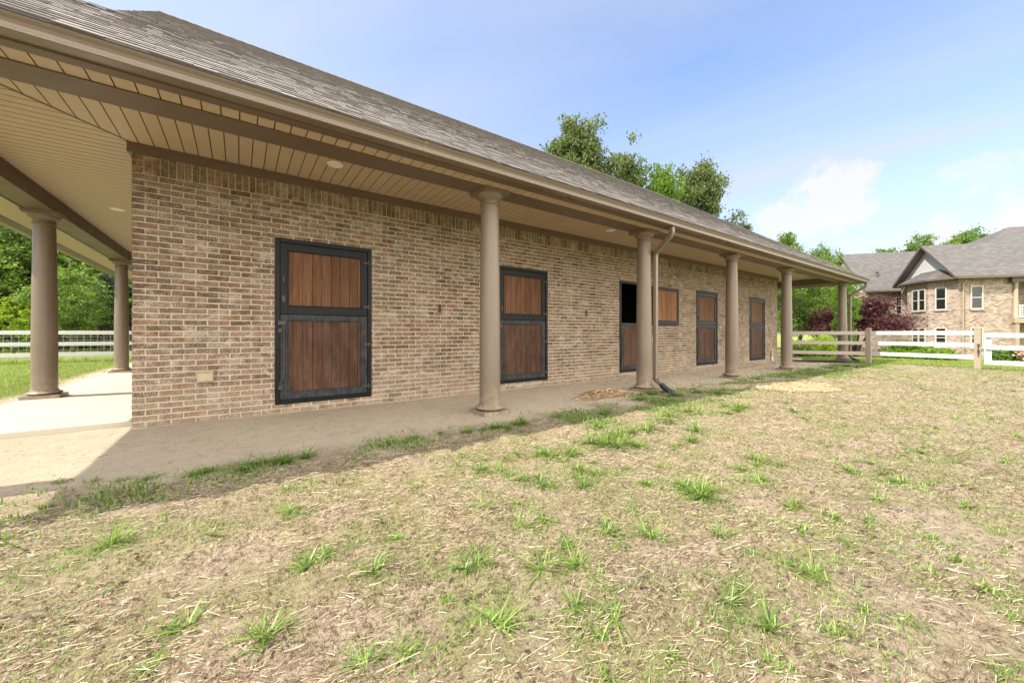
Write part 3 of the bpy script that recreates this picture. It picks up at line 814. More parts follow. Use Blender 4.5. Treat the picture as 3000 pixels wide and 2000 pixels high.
# stall doors
def door_mesh(x0, leaf_open):
    P = Vector((x0, WY0, DZ0)); yf = WY0
    m = MB(); z0, z1, x1 = DZ0, DZ1, x0+DW
    # outer steel frame, slightly proud of the brick
    m.box(x0, x0+.056, yf-.016, yf+.10, z0, z1); m.box(x1-.056, x1, yf-.016, yf+.10, z0, z1)
    m.box(x0+.0562, x1-.0562, yf-.016, yf+.10, z1-.056, z1); m.box(x0+.0562, x1-.0562, yf-.016, yf+.10, z0, z0+.056)
    d = m.build('stall_door', [M_frame], barn, origin=P, bevel=.004)
    def leaf(xa, xb, za, zb, y, st, top, bot, name, fm, wm, parent, nb=8):      # leaf frame and planks are both sub-parts of the door
        m = MB()
        m.box(xa, xa+st, y, y+.04, za, zb); m.box(xb-st, xb, y, y+.04, za, zb)
        m.box(xa+st+.0002, xb-st-.0002, y, y+.04, zb-top, zb); m.box(xa+st+.0002, xb-st-.0002, y, y+.04, za, za+bot)
        # inner bead
        b = .012
        for (p, q_, r_, s_) in ((xa+st, xa+st+b, za+bot, zb-top), (xb-st-b, xb-st, za+bot, zb-top), (xa+st+b, xb-st-b, zb-top-b, zb-top), (xa+st+b, xb-st-b, za+bot, za+bot+b)):
            m.box(p+.0003, q_-.0003, y-.004, y+.02, r_+.0003, s_-.0003)
        lf = m.build(name, [fm], parent, bevel=.003)
        m = MB(); wa, wb = xa+st-.005, xb-st+.005; w = (wb-wa)/nb
        first = w*.55; x = wa; i = 0
        while x < wb-.004:
            xx = min(x + (first if i == 0 else w), wb)
            m.box(x+.0022, xx-.0022, y+.013, y+.034, za+bot-.004, zb-top+.004); x = xx; i += 1
        m.box(wa, wb, y+.0345, y+.038, za+bot, zb-top, 1)
        m.build(name.replace('leaf', 'planks'), [wm, M_groove], parent, bevel=.002)
        return lf
    leaf(x0+.060, x1-.060, z0+.060, DSPLIT-.003, yf-.004, .085, .072, .090, 'lower_leaf', M_frameworn, M_woodlow, d)
    if not leaf_open:
        leaf(x0+.060, x1-.060, DSPLIT+.003, z1-.060, yf-.004, .085, .095, .105, 'upper_leaf', M_frame, M_wood, d)
    # hinges
    for z in ((z1-.22, z1-.86, z0+.77, z0+.16) if not leaf_open else (z0+.77, z0+.16)):
        m = MB(); m.lathe([(.011, z-.035), (.011, z+.035)], x1-.052, yf-.026, 10); m.box(x1-.115, x1-.052, yf-.022, yf-.0165, z-.014, z+.014); m.box(x1-.052, x1-.018, yf-.022, yf-.0165, z-.011, z+.011); m.lathe([(.017, z-.009), (.017, z+.009)], x1-.018, yf-.026, 10)
        m.build('hinge', [M_steel], d)
    m = MB(); xq = x0+.085                      # bolt and latch
    m.tube([(xq, yf-.03, DSPLIT-.12), (xq+.012, yf-.03, DSPLIT-.16), (xq+.012, yf-.03, z0+.36), (xq-.03, yf-.03, z0+.30), (xq-.03, yf-.03, z0+.24)], .008, 8)
    m.box(xq-.05, xq+.03, yf-.034, yf-.0165, DSPLIT-.14, DSPLIT-.09); m.box(xq-.05, xq-.01, yf-.034, yf-.0165, DSPLIT-.24, DSPLIT-.19); m.box(xq-.05, xq-.005, yf-.036, yf-.0165, z0+.20, z0+.24)
    m.build('bolt', [M_steel], d)
    if not leaf_open:
        m = MB(); m.box(xq-.01, xq+.03, yf-.022, yf-.0045, DSPLIT+.16, DSPLIT+.24); m.tube([(xq+.01, yf-.03, DSPLIT+.19), (xq+.01, yf-.05, DSPLIT+.19)], .014, 10)
        m.build('latch', [M_steel], d)
        m = MB(); m.tube([(xq+.012, yf-.02, DSPLIT+.42), (xq+.012, yf-.02, DSPLIT+.50)], .009, 8); m.build('pull_handle', [M_steel], d)
    if leaf_open:
        lf = leaf(x1+.030, x1+.030+1.18, DSPLIT-.035, z1-.045, yf-.062, .075, .07, .105, 'upper_leaf', M_frame, M_woodopen, d, 10)
    return d
labels = ['closed split stall door with dark weathered lower planks, nearest the brick corner', 'closed split stall door just past the first porch column',
          'stall door with its top leaf swung open over a dark opening', 'closed split stall door second from the far end', 'closed split stall door nearest the far end of the wall']
for i, x in enumerate(DOORX):
    d = door_mesh(x, i == 2); d['label'] = labels[i]

# recessed lamps in the porch ceiling
def lamp(x, y):
    m = MB(); z = ZC
    m.lathe([(.058, z+.0), (.060, z-.010), (.086, z-.012), (.094, z-.004), (.094, z+.0005)], x, y, 32)
    m.lathe([(.0, z-.007), (.056, z-.0075), (.058, z-.003)], x, y, 24)
    m.build('recessed_light', [M_lamp], barn, origin=(x, y, z), smooth=True, autosmooth=40)
for p in ((.96, 5.07), (-1.66, 9.04), (-1.66, 13.7), (6.1, 5.07), (11.2, 5.07)): lamp(*p)

# downspouts
def bend(pts, k=5):
    out = [Vector(pts[0])]
    for i in range(1, len(pts)-1):
        a, b, c = Vector(pts[i-1]), Vector(pts[i]), Vector(pts[i+1]); r = min(.07, (a-b).length*.45, (c-b).length*.45)
        p, q_ = b+(a-b).normalized()*r, b+(c-b).normalized()*r
        for j in range(k+1): t_ = j/k; out.append(p*(1-t_)**2 + b*2*t_*(1-t_) + q_*t_*t_)
    out.append(Vector(pts[-1])); return out
def downspout(pts, collar, ext, groundpts):
    m = MB(); path = bend(pts)
    m.tube(path, 0, 12, 0, sq=(.040, .036))
    # crimp ridges on the elbows and joint collars
    for i in range(len(path)-1):
        if (path[i+1]-path[i]).length < .05:
            a = path[i]; b = path[i+1]; m.tube([a, a+(b-a)*.35], 0, 12, 0, sq=(.0435, .0395))
    for z in collar:
        i = min(range(len(pts)), key=lambda j: abs(pts[j][2]-z)); x, y = pts[3][0], pts[3][1]
        m.tube([(x, y, z-.012), (x, y, z+.012)], 0, 12, 0, sq=(.043, .039))
    d = m.build('downspout', [M_gutter], barn, origin=pts[0], smooth=True, autosmooth=50)
    m = MB(); gp = bend(groundpts, 6); fine = []
    for i in range(len(gp)-1):
        n_ = max(2, int((gp[i+1]-gp[i]).length/.012))
        fine += [gp[i]+(gp[i+1]-gp[i])*(j/n_) for j in range(n_)]
    fine.append(gp[-1])
    m.tube(fine, [.052 if (i//1) % 2 else .044 for i in range(len(fine))], 14)
    m.build('drain_hose', [M_blackpipe], d, smooth=False)
downspout([(6.05, 3.70, 1.84), (6.05, 3.70, 1.70), (6.17, 4.10, 1.46), (6.17, 4.10, 0), (6.17, 4.10, -.84), (6.08, 3.90, -.94)], (1.30, 1.05, -.84), 0,
          [(6.10, 3.93, -.92), (5.98, 3.72, -.985), (5.88, 3.55, -1.02), (5.86, 3.50, -1.10)])
downspout([(18.50, 3.70, 1.84), (18.50, 3.70, 1.70), (18.32, 4.10, 1.40), (18.32, 4.10, 0), (18.32, 4.10, -.86), (18.22, 3.95, -.96)], (1.1, -.84), 0,
          [(18.25, 4.0, -.93), (18.1, 3.80, -1.0), (17.4, 4.0, -1.01), (16.9, 4.9, -1.02), (16.8, 5.4, -1.03)])
# small fittings on the front wall
m = MB(); x, z = -.327, -.516
m.box(x-.075, x+.075, WY0-.045, WY0+.004, z-.055, z+.055); m.box(x-.060, x+.060, WY0-.052, WY0-.0455, z-.040, z+.038); m.box(x-.08, x+.08, WY0-.062, WY0+.004, z+.0555, z+.066)
m.build('utility_box', [M_box], barn, bevel=.004)
for x, z in ((2.69, .41), (6.16, .43)):
    m = MB(); m.box(x-.02, x+.02, WY0-.012, WY0+.004, z-.06, z+.07); m.tube([(x, WY0-.012, z+.04), (x, WY0-.05, z+.035), (x, WY0-.06, z-.005), (x, WY0-.035, z-.045), (x, WY0-.012, z-.05)], .007, 8)
    m.build('tie_hook', [M_steel], barn)
m = MB(); x = 15.92; m.box(x-.05, x+.05, WY0-.06, WY0+.004, -.86, -.60); m.box(x-.035, x+.035, WY0-.065, WY0-.0605, -.84, -.64, 0); m.tube([(x+.01, WY0-.03, -.86), (x+.02, WY0-.05, -1.02)], .03, 8, 1)
m.box(x-.12, x-.06, WY0-.03, WY0+.004, -.50, -.38)
m.build('outlet_box', [M_box, M_lamp], barn, bevel=.003)

# ------------------------------------------------------------ fences
def post(m, x, y, z0, z1, w=.064):
    m.box(x-w, x+w, y-w, y+w, z0-.3, z1-.02); m.prism([(x-w-.006, y-w-.006), (x+w+.006, y-w-.006), (x+w+.006, y+w+.006), (x-w-.006, y+w+.006)], z1-.0195, z1-.005)
    b = len(m.v); s = w+.004
    m.v += [(x-s, y-s, z1-.0048), (x+s, y-s, z1-.0048), (x+s, y+s, z1-.0048), (x-s, y+s, z1-.0048), (x, y, z1+.016)]
    for f in ((0,1,4),(1,2,4),(2,3,4),(3,0,4)): m.f.append(tuple(b+i for i in f)); m.m.append(0)
def rail(m, a, b, z0, h=.125, t=.036):
    a = Vector((a[0], a[1], 0)); b = Vector((b[0], b[1], 0)); d = b-a; n_ = Vector((-d.y, d.x, 0)).normalized()*t
    m.obox((a-n_/2)+Vector((0, 0, z0)), d, n_, (0, 0, h))
PA = (17.86, 3.50); PB = (17.52, 1.07)
fence = empty('paddock_fence', (PA[0], PA[1], GZ)); tag(fence, 'three-rail paddock fence with tan posts and white rails running from the porch to the gate', 'fence')
for p, z in ((PA, .18), (PB, .155)):
    m = MB(); post(m, p[0], p[1], gz(*p), z); m.build('post', [M_taupepost], fence, bevel=.004)
W_ = (16.62, 5.72)
for z in (-.055, -.405, -.765):
    m = MB(); rail(m, (PA[0]-.02, PA[1]+.06), W_, z); m.build('beige_rail', [M_railtaupe], fence, bevel=.004)
    m = MB(); rail(m, (PA[0]-.005, PA[1]-.065), (PB[0]+.01, PB[1]+.065), z, .125); m.build('rail', [M_white], fence, bevel=.004)
m = MB(); m.tube([(PB[0]-.1, PB[1]-.02, -.66), (PB[0]-.1, PB[1]-.02, -.30)], .012, 8); m.box(PB[0]-.09, PB[0]-.0645, PB[1]-.05, PB[1]+.0, -.56, -.50); m.box(PB[0]-.09, PB[0]-.0645, PB[1]-.05, PB[1]+.0, -.36, -.32)
m.build('gate_latch', [M_steel], fence)
gate = empty('paddock_gate', (PB[0]-.02, PB[1]-.2, GZ)); tag(gate, 'white three-bar paddock gate bolted together beside the last tan post', 'gate')
gd = Vector((-.10, -1, 0)).normalized(); g0 = Vector((PB[0]-.02, PB[1]-.12, 0))
def gp(t_): v = g0+gd*t_; return (v.x, v.y)
m = MB(); m.obox(Vector((*gp(.0), -.90)), gd*.14, (.05, 0, 0), (0, 0, .86)); m.build('stile', [M_white], gate, bevel=.004); m = MB(); m.obox(Vector((*gp(3.2), -.90)), gd*.14, (.05, 0, 0), (0, 0, .86)); m.build('stile', [M_white], gate, bevel=.004)
for z in (-.125, -.47, -.90):
    m = MB(); m.obox(Vector((*gp(.03), z))+Vector((-.045, 0, 0)), gd*3.3, (.042, .0, 0), (0, 0, .125)); m.build('rail', [M_white], gate, bevel=.004)
for z in (-.065, -.41, -.84):
    for a in (.05, .11, .30):
        for dz_ in (-.03, .03):
            m = MB(); p = gp(a); m.tube([(p[0]-.056, p[1], z+dz_), (p[0]-.044, p[1], z+dz_)], .009, 8); m.build('bolt', [M_steel], gate)

FY_ = 19.35
lf = empty('field_fence', (-5.2, FY_, GZ)); tag(lf, 'white three-rail fence backed with wire mesh in front of the woods', 'fence')
zg = GZ+.05
for z in (-.045, -.42, -.78):
    m = MB(); rail(m, (-17.5, FY_), (6, FY_), z, .125); m.build('rail', [M_white], lf, bevel=.004)
for x in (-14.95, -12.5, -10.07, -7.63, -5.20, -2.76, -.32, 2.1, 4.55):
    m = MB(); post(m, x, FY_+.09, zg, .12); m.build('post', [M_white], lf)
m = MB()
zt = .05; xq = -17.5
while xq < 6: m.box(xq, xq+.0055, FY_+.0215, FY_+.0265, zg-.02, zt+.06); xq += .16
zq = zg+.03
while zq < zt+.07: m.box(-17.5, 6, FY_+.027, FY_+.0325, zq, zq+.0055); zq += .105
m.build('wire_mesh', [M_wire], lf)

# ------------------------------------------------------------ house on the right
HO = (31.5, 26.8); HU = (.970, -.242); HW = (.242, .970); HG = -1.80
def hp(u, w, z): x, y = rd(HO[0]+HU[0]*u+HW[0]*w, HO[1]+HU[1]*u+HW[1]*w); return Vector((x, y, z))
def hdir(u, w): return hp(u, w, 0)-hp(0, 0, 0)
hb = hp(2, 3, HG); house = empty('brick_house', hb); tag(house, 'two-storey pale brick house with grey shingle roofs, gabled bay and balcony', 'house')
def hwall(m, a, b, z0, z1, th=.2, mi=0):       # vertical slab from plan point a to b (u,w), outside to the left of a->b... thickness goes inward
    A, B = hp(*a, 0), hp(*b, 0); d = B-A; n_ = Vector((-d.y, d.x, 0)).normalized()*th
    m.obox(A+Vector((0, 0, z0)), d, n_, (0, 0, z1-z0), mi)
def hwindow(a, b, z0, z1, double=False, parent=house):   # a,b plan points on the wall face, left and right as seen from outside
    A, B = hp(*a, z0), hp(*b, z0); d = B-A; L = d.length; t_ = d.normalized(); n_ = Vector((-d.y, d.x, 0)).normalized()  # inward
    m = MB(); f = .075; H = z1-z0
    def bar(u0, u1, v0, v1, out=.05, dep=.09): m.obox(A+t_*u0-n_*out+Vector((0, 0, v0)), t_*(u1-u0), n_*dep, (0, 0, v1-v0))
    bar(0, f, 0, H); bar(L-f, L, 0, H); bar(f+.001, L-f-.001, 0, f); bar(f+.001, L-f-.001, H-f, H)
    bays = [(f, L-f)]
    if double: bar(L/2-.06, L/2+.06, f+.001, H-f-.001); bays = [(f, L/2-.06), (L/2+.06, L-f)]
    for (p, q_) in bays: bar(p+.001, q_-.001, H*.48, H*.48+.055, .035, .06)
    w = m.build('window', [M_hframe], parent, bevel=0)
    m = MB()
    for (p, q_) in bays:
        m.obox(A+t_*(p)+n_*(-.012)+Vector((0, 0, f)), t_*(q_-p), n_*.02, (0, 0, H-2*f))
    m.build('pane', [M_glass], w)
    m = MB(); m.obox(A-t_*.06-n_*.075+Vector((0, 0, -.085)), t_*(L+.12), n_*.10, (0, 0, .08)); m.build('sill', [M_hbrick], w)
    m = MB(); x = -.05
    while x < L+.05: m.obox(A+t_*x-n_*.018+Vector((0, 0, H+.005)), t_*.060, n_*.03, (0, 0, .2)); x += .075
    m.build('soldier_lintel', [M_hsold], w)
M_hsold = mk_wood('x', (.20, .14, .10), (.34, .25, .19), (.46, .36, .28), False); M_hsold.name = 'lintel_brick'
m = MB()
a, b, c, e_ = (.35, .45), (-.55, 1.75), (-.55, 3.8), (.35, 5.1)
ZT = 3.93
hwall(m, a, (3.22, .45), HG-.5, ZT)
hwall(m, b, a, HG-.5, ZT); hwall(m, c, b, HG-.5, ZT); hwall(m, e_, c, HG-.5, ZT); hwall(m, (.35, 5.9), e_, HG-.5, ZT)
hwall(m, (3.22, .45), (3.22, 2.2), HG-.5, ZT, -.2); hwall(m, (3.22, 2.2), (12, 2.2), HG-.5, ZT)
hwall(m, (-2.6, 7.6), (2.6, 7.6), HG-.5, 3.75); hwall(m, (-1.0, 14.8), (-1.0, 7.6), HG-.5, 3.75)
m.build('wall', [M_hbrick], house)
m = MB()  # projecting corner courses under the eaves
for A_, B_ in ((a, (3.22, .45)), (b, a), (c, b)):
    P, Q = hp(*A_, 0), hp(*B_, 0); d = (Q-P); t_ = d.normalized(); n_ = Vector((-d.y, d.x, 0)).normalized(); x = 0
    while x < d.length-.06: m.obox(P+t_*x-n_*.018+Vector((0, 0, ZT-.34)), t_*.062, n_*.03, (0, 0, .22)); x += .078
m.build('soldier_course', [M_hsold], house)
def onseg(A_, B_, t_): return (A_[0]+(B_[0]-A_[0])*t_, A_[1]+(B_[1]-A_[1])*t_)
def lc(w): return (-.55, w)
for z0, z1 in ((1.71, 3.37), (-1.05, .42)):
    hwindow((1.0, .45), (1.71, .45), z0, z1)
    hwindow(onseg(b, a, .24), onseg(b, a, .63), z0, z1)
    hwindow(lc(3.27), lc(1.97), z0, z1, True)
hwindow((.95, 7.6), (1.45, 7.6), 1.7, 3.2)
def roofplane(m, pts, th=.06, mi=0):
    m.face(pts, mi); m.face([p-Vector((0, 0, th)) for p in reversed(pts)], 1)
    n = len(pts)
    for i in range(n): j = (i+1) % n; m.face([pts[j], pts[i], pts[i]-Vector((0, 0, th)), pts[j]-Vector((0, 0, th))], 1)
m = MB(); ZH, ZA = 4.03, 6.84
roofplane(m, [hp(-.15, -.05, ZH), hp(14, -.05, ZH), hp(14, 3, ZA), hp(-.15, 3, ZA)], .16)
roofplane(m, [hp(-.15, 3, ZA), hp(14, 3, ZA), hp(14, 6.05, ZH), hp(-.15, 6.05, ZH)], .16)
m.build('roof', [M_hshingle, M_hfascia], house)
m = MB()  # bay apron
p0, p1, p2, p3 = (-.05, .0), (-.88, 1.5), (-.88, 4.1), (-.1, 5.6); T1, T2 = (.34, 2.0), (.34, 3.6); zt, ze = 4.82, 3.99
roofplane(m, [hp(*p1, ze), hp(*p0, ze), hp(.34, .5, 4.2), hp(*T1, zt)], .05)
roofplane(m, [hp(*p2, ze), hp(*p1, ze), hp(*T1, zt), hp(*T2, zt)], .05)
roofplane(m, [hp(*p3, ze), hp(*p2, ze), hp(*T2, zt), hp(.34, 5.2, 4.2)], .05)
m.build('bay_roof', [M_hshingle, M_hfascia], house)
m = MB()
for A_, B_ in ((p1, p0), (p2, p1), (p3, p2), ((-.1, -.08), (14, -.08))):
    P, Q = hp(*A_, 3.86), hp(*B_, 3.86); d = Q-P; n_ = Vector((-d.y, d.x, 0)).normalized(); m.obox(P-n_*.04, d, n_*.12, (0, 0, .135))
    
P = [hp(*q_, 3.935) for q_ in (p1, p0, a, b)]; m.face(P); P = [hp(*q_, 3.935) for q_ in (p2, p1, b, c)]; m.face(P); P = [hp(*q_, 3.935) for q_ in (p3, p2, c, e_)]; m.face(P)
P = [hp(*q_, 3.935) for q_ in ((-.1, 0), (14, 0), (14, .45), (.35, .45))]; m.face(P)
m.build('gutter', [M_hfascia], house)
m = MB()  # rake boards of the gable
for (wa, za, wb, zb_) in ((-.05, ZH-.17, 3, ZA-.17), (6.05, ZH-.17, 3, ZA-.17)):
    A_, B_ = hp(-.2, wa, za), hp(-.2, wb, zb_); m.obox(A_, B_-A_, hdir(.045, 0), (0, 0, .19))
m.build('rake_board', [M_hfascia], house)
m = MB()  # lap siding in the gable, clapboards overlapping
n_ = 22
for i in range(n_):
    za = 3.95 + (ZA-.2-3.95)*i/n_; zb_ = 3.95 + (ZA-.2-3.95)*(i+1)/n_
    ha = max(0, (ZA-.12-za)/(ZA-ZH)*3); hb_ = max(0, (ZA-.12-zb_)/(ZA-ZH)*3)
    m.face([hp(.325, 3-ha, za), hp(.325, 3+ha, za), hp(.35, 3+hb_, zb_), hp(.35, 3-hb_, zb_)][::-1])
    m.face([hp(.35, 3-ha, za), hp(.35, 3+ha, za), hp(.325, 3+ha, za), hp(.325, 3-ha, za)][::-1])
m.build('gable_siding', [M_siding], house)
m = MB()  # second wing behind
roofplane(m, [hp(-1.45, 7.2, 3.82), hp(9, 7.2, 3.82), hp(9, 11.2, 7.88), hp(-1.45, 11.2, 7.88)], .15)
roofplane(m, [hp(-1.45, 11.2, 7.88), hp(9, 11.2, 7.88), hp(9, 15.2, 3.82), hp(-1.45, 15.2, 3.82)], .15)
P = hp(-1.5, 7.16, 3.68); m.obox(P, hdir(10, 0), hdir(0, .1), (0, 0, .14), 1)
m.face([hp(-.98, 7.6, 3.7), hp(-.98, 14.8, 3.7), hp(-.98, 11.2, 7.7)], 2)
m.build('wing_roof', [M_hshingle, M_hfascia, M_siding], house)
m = MB(); zz = 5.0
Q = [hp(2.6, 4.2, zz), hp(24, 4.2, zz), hp(24, 16.2, zz), hp(2.6, 16.2, zz)]; r0, r1 = hp(10.9, 10.2, 9.5), hp(18, 10.2, 9.5)
m.face([Q[0], Q[1], r1, r0]); m.face([Q[2], Q[3], r0, r1]); m.face([Q[3], Q[0], r0]); m.face([Q[1], Q[2], r1])
m.build('upper_roof', [M_hshingle], house)
m = MB(); P = hp(.52-.05, .36, HG); m.tube([hp(.52, .33, HG+.1), hp(.52, .33, 3.6), hp(.52, .1, 3.82)], .045, 8); m.build('downspout', [M_hcol], house)
m = MB(); P = hp(.2, 8.6, 5.23); m.tube([P, P+Vector((0, 0, .38))], .07, 8); m.lathe([(.12, P.z+.38), (.14, P.z+.42), (.02, P.z+.5)], P.x, P.y, 10); m.build('vent_pipe', [M_hfascia], house)
# balcony
m = MB(); m.obox(hp(3.25, .2, .72), hdir(8, 0), hdir(0, 1.95), (0, 0, .33)); m.build('balcony_floor', [M_hcol], house)
m = MB(); m.obox(hp(3.1, .15, 3.55), hdir(9, 0), hdir(0, .3), (0, 0, .30)); m.build('porch_beam', [M_hfascia], house)
m = MB(); P = hp(3.45, .38, 0); m.lathe([(.15, 1.05), (.15, 1.12), (.125, 1.15), (.11, 3.40), (.15, 3.44), (.15, 3.548)], P.x, P.y, 18)
P2 = hp(3.45, .38, 0); m.lathe([(.17, HG-.3), (.17, .719)], P2.x, P2.y, 4); m.build('porch_column', [M_hcol], house, smooth=True, autosmooth=40)
m = MB(); m.obox(hp(3.6, .33, 1.90), hdir(6, 0), hdir(0, .07), (0, 0, .06)); m.obox(hp(3.6, .34, 1.12), hdir(6, 0), hdir(0, .05), (0, 0, .05))
for i in range(46): m.obox(hp(3.65+.12*i, .35, 1.17), hdir(.04, 0), hdir(0, .03), (0, 0, .73))
m.build('railing', [M_rail], house)

# ------------------------------------------------------------ trees and plants
def leaf_quads(C, size, r, flat=.0, aspect=.62):
    n = len(C); a = r.normal(size=(n, 3)); a[:, 2] *= (1-flat); a /= np.linalg.norm(a, axis=1)[:, None]
    h = r.normal(size=(n, 3)); 
    if flat: h[:, 2] += flat*2.5
    b = np.cross(h, a); b /= np.linalg.norm(b, axis=1)[:, None]+1e-9
    s = size*r.uniform(.6, 1.25, n)[:, None]; a = a*s; b = b*s*aspect
    return np.stack([C-a, C-b*.9-a*.1, C+a, C+b*.9-a*.1], 1)
def tree_mesh(seed, h, cr, leaf, size, nl, trunk_r=.16, base=.22, clumps=70, clump_r=.16, droop=0, top=1.0, conical=False, squash=.75):
    r = random.Random(seed); g = np.random.default_rng(seed); m = MB()
    pts = [Vector((0, 0, -.3))]; lean = Vector((r.uniform(-.06, .06), r.uniform(-.06, .06), 0))
    for i in range(1, 9): pts.append(Vector((lean.x*h*i/8+r.uniform(-.02, .02)*h*.3, lean.y*h*i/8+r.uniform(-.02, .02)*h*.3, h*.93*i/8)))
    m.tube(pts, [trunk_r*(1.15-i/8*1.05) for i in range(9)], 8)
    cl = []
    for k in range(clumps):
        t_ = base + (1-base)*((k+.5)/clumps)
        if conical: prof = (1-t_)**.8*1.05+.04
        else:
            q_ = (t_-base)/(1-base); prof = math.sin(math.pi*min(1, q_*.88+.14))**.6
        ang = k*2.39996+r.uniform(-.4, .4); rad = cr*prof*r.choice((.35, .7, .9, 1.0, 1.1))*r.uniform(.8, 1.1)
        i0 = min(7, int(max(.12, t_-.16)*8)); s0 = pts[i0].lerp(pts[i0+1], (max(.12, t_-.16)*8) % 1)
        end = Vector((pts[min(8, int(t_*8))].x+math.cos(ang)*rad, pts[min(8, int(t_*8))].y+math.sin(ang)*rad, t_*h*.97 + (rad*.12 if not conical else -rad*.1) - droop*rad))
        mid = s0.lerp(end, .5)+Vector((0, 0, -.06*rad))
        if k % 2 == 0 or conical: m.tube([s0, mid, end], [trunk_r*.32*(1.1-t_*.7), trunk_r*.2*(1.1-t_*.7), .012], 5)
        cl.append((end, clump_r*h*.5*r.uniform(.6, 1.3)*(1 if not conical else .6)))
    Cs = []
    tot = sum(c[1]**2 for c in cl)
    for c, rad in cl:
        n = int(nl*rad**2/tot); 
        sub = 7; sc = g.normal(size=(sub, 3))*rad*.62; idx = g.integers(0, sub, n)
        P = sc[idx]*np.array([1, 1, squash]) + g.normal(size=(n, 3))*rad*np.array([.30, .30, .20])
        Cs.append(P+np.array(c))
    C = np.concatenate(Cs); C[:, 2] = np.maximum(C[:, 2], .15)
    return m, leaf_quads(C, size, g, .35)
_tc = {}
def tree(key, x, y, z, rz, sc, name, label, cat='tree', group=None, mat=None):
    if key not in _tc: _tc[key] = (None, None)
    p = TP[key]
    t_ = empty(name, (x, y, z), 0)
    tag(t_, label, cat, group)
    if _tc[key][0] is None:
        m, Q = tree_mesh(*p[0], **p[1])
        a = m.build('trunk', [M_bark], None, origin=(0, 0, 0), smooth=True); b = quads('crown', Q, p[0][3])
        _tc[key] = (a, b); first = True
    else: a, b = _tc[key]; a, b = a.copy(), b.copy(); COL.objects.link(a); COL.objects.link(b)
    for o in (a, b): o.parent = t_; o.location = (0, 0, 0)
    t_.rotation_euler.z = rz; t_.scale = (sc, sc, sc)
    if mat is not None:
        b.data = b.data.copy(); b.data.materials.clear(); b.data.materials.append(mat)
    return t_
TP = {
 'oakA': ((21, 12, 3.6, L_mid, .15, 26000), dict(trunk_r=.2, clumps=90, base=.18)),
 'oakB': ((22, 12, 2.6, L_grey, .13, 42000), dict(trunk_r=.2, clumps=80, base=.2)),
 'gum':  ((23, 12, 1.5, L_grey, .12, 16000), dict(trunk_r=.14, clumps=60, base=.25, clump_r=.12)),
 'pine': ((24, 11, 2.8, L_dark, .12, 20000), dict(trunk_r=.17, clumps=90, base=.1, clump_r=.14, conical=True)),
 'lime': ((25, 5, 2.2, L_lime, .10, 10000), dict(trunk_r=.08, clumps=45, base=.1)),
 'bright': ((26, 12, 3.2, L_bright, .14, 28000), dict(trunk_r=.2, clumps=85, base=.2)),
 'small': ((27, 7, 2.4, L_mid, .09, 16000), dict(trunk_r=.13, clumps=60, base=.25, clump_r=.18)),
}
def at_px(px, d): k = (px-1500)/1112; return rd(k*d, d)
def place(key, px, d, top_py, base_h, name, label, rz=0, zg_=None, w=1.0, **kw):
    x, y = at_px(px, d); z = gz(x, y) if zg_ is None else zg_
    top = (976-top_py)/1112*d; sc = (top-z)/base_h
    t_ = tree(key, x, y, z, rz, sc, name, label, **kw); t_.scale = (sc*w, sc*w, sc); return t_
# seen over the stable roof
place('oakB', 1672, 36, 368, 12, 'broadleaf_tree', 'tall rounded grey-green tree rising highest above the stable roof', .3, w=.66)
place('gum', 1862, 38, 436, 12, 'slender_tree', 'slim sparse tree with split top, between the tall round tree and the bright green tree', 1.2, w=.75)
place('bright', 1945, 37, 492, 12, 'broadleaf_tree', 'bright yellow-green tree behind the stable roof', 2.0, w=.5)
place('oakB', 2045, 40, 505, 12, 'broadleaf_tree', 'grey-green tree leaning right beside the bright green tree behind the roof', 4.0, w=.62)
place('gum', 2178, 40, 652, 12, 'slender_tree', 'small treetop just showing above the roof left of the far porch', 3.0, w=.5)
place('bright', 2300, 38, 690, 12, 'broadleaf_tree', 'round yellow-green treetop above the far end of the stable roof', 5.0, w=.50)
place('small', 2405, 31, 728, 7, 'yard_tree', 'open-branched green treetop between the stable roof and the far house', .4, w=.55)
# behind the house
for i, (px, py, d, lab) in enumerate(((2470, 775, 60, 'low dark treetop at the left end of the house wing roof'), (2600, 733, 62, 'flat green treetop over the ridge of the far wing'), (2690, 710, 60, 'pointed bright treetop left of the gable peak'),
        (2790, 712, 60, 'rounded treetop just right of the gable peak'), (2850, 690, 58, 'tallest round treetop above the house ridge'), (2915, 690, 60, 'treetop against the highest roof of the house'))):
    place(('oakA', 'bright')[i % 2], px, d, py, 12, 'distant_tree', lab, i*1.3, w=.8)
# beyond the far end of the stable
place('small', 2345, 25, 760, 7, 'yard_tree', 'leafy green tree with a dark trunk behind the end porch, left one', 2.2, w=.8)
place('small', 2392, 27, 765, 7, 'yard_tree', 'leafy green tree behind the end porch beside the red maple', 4.4, w=.62)
place('bright', 2478, 21, 790, 12, 'young_tree', 'small yellow-green sapling beside the porch end column', 1.0, w=.38)
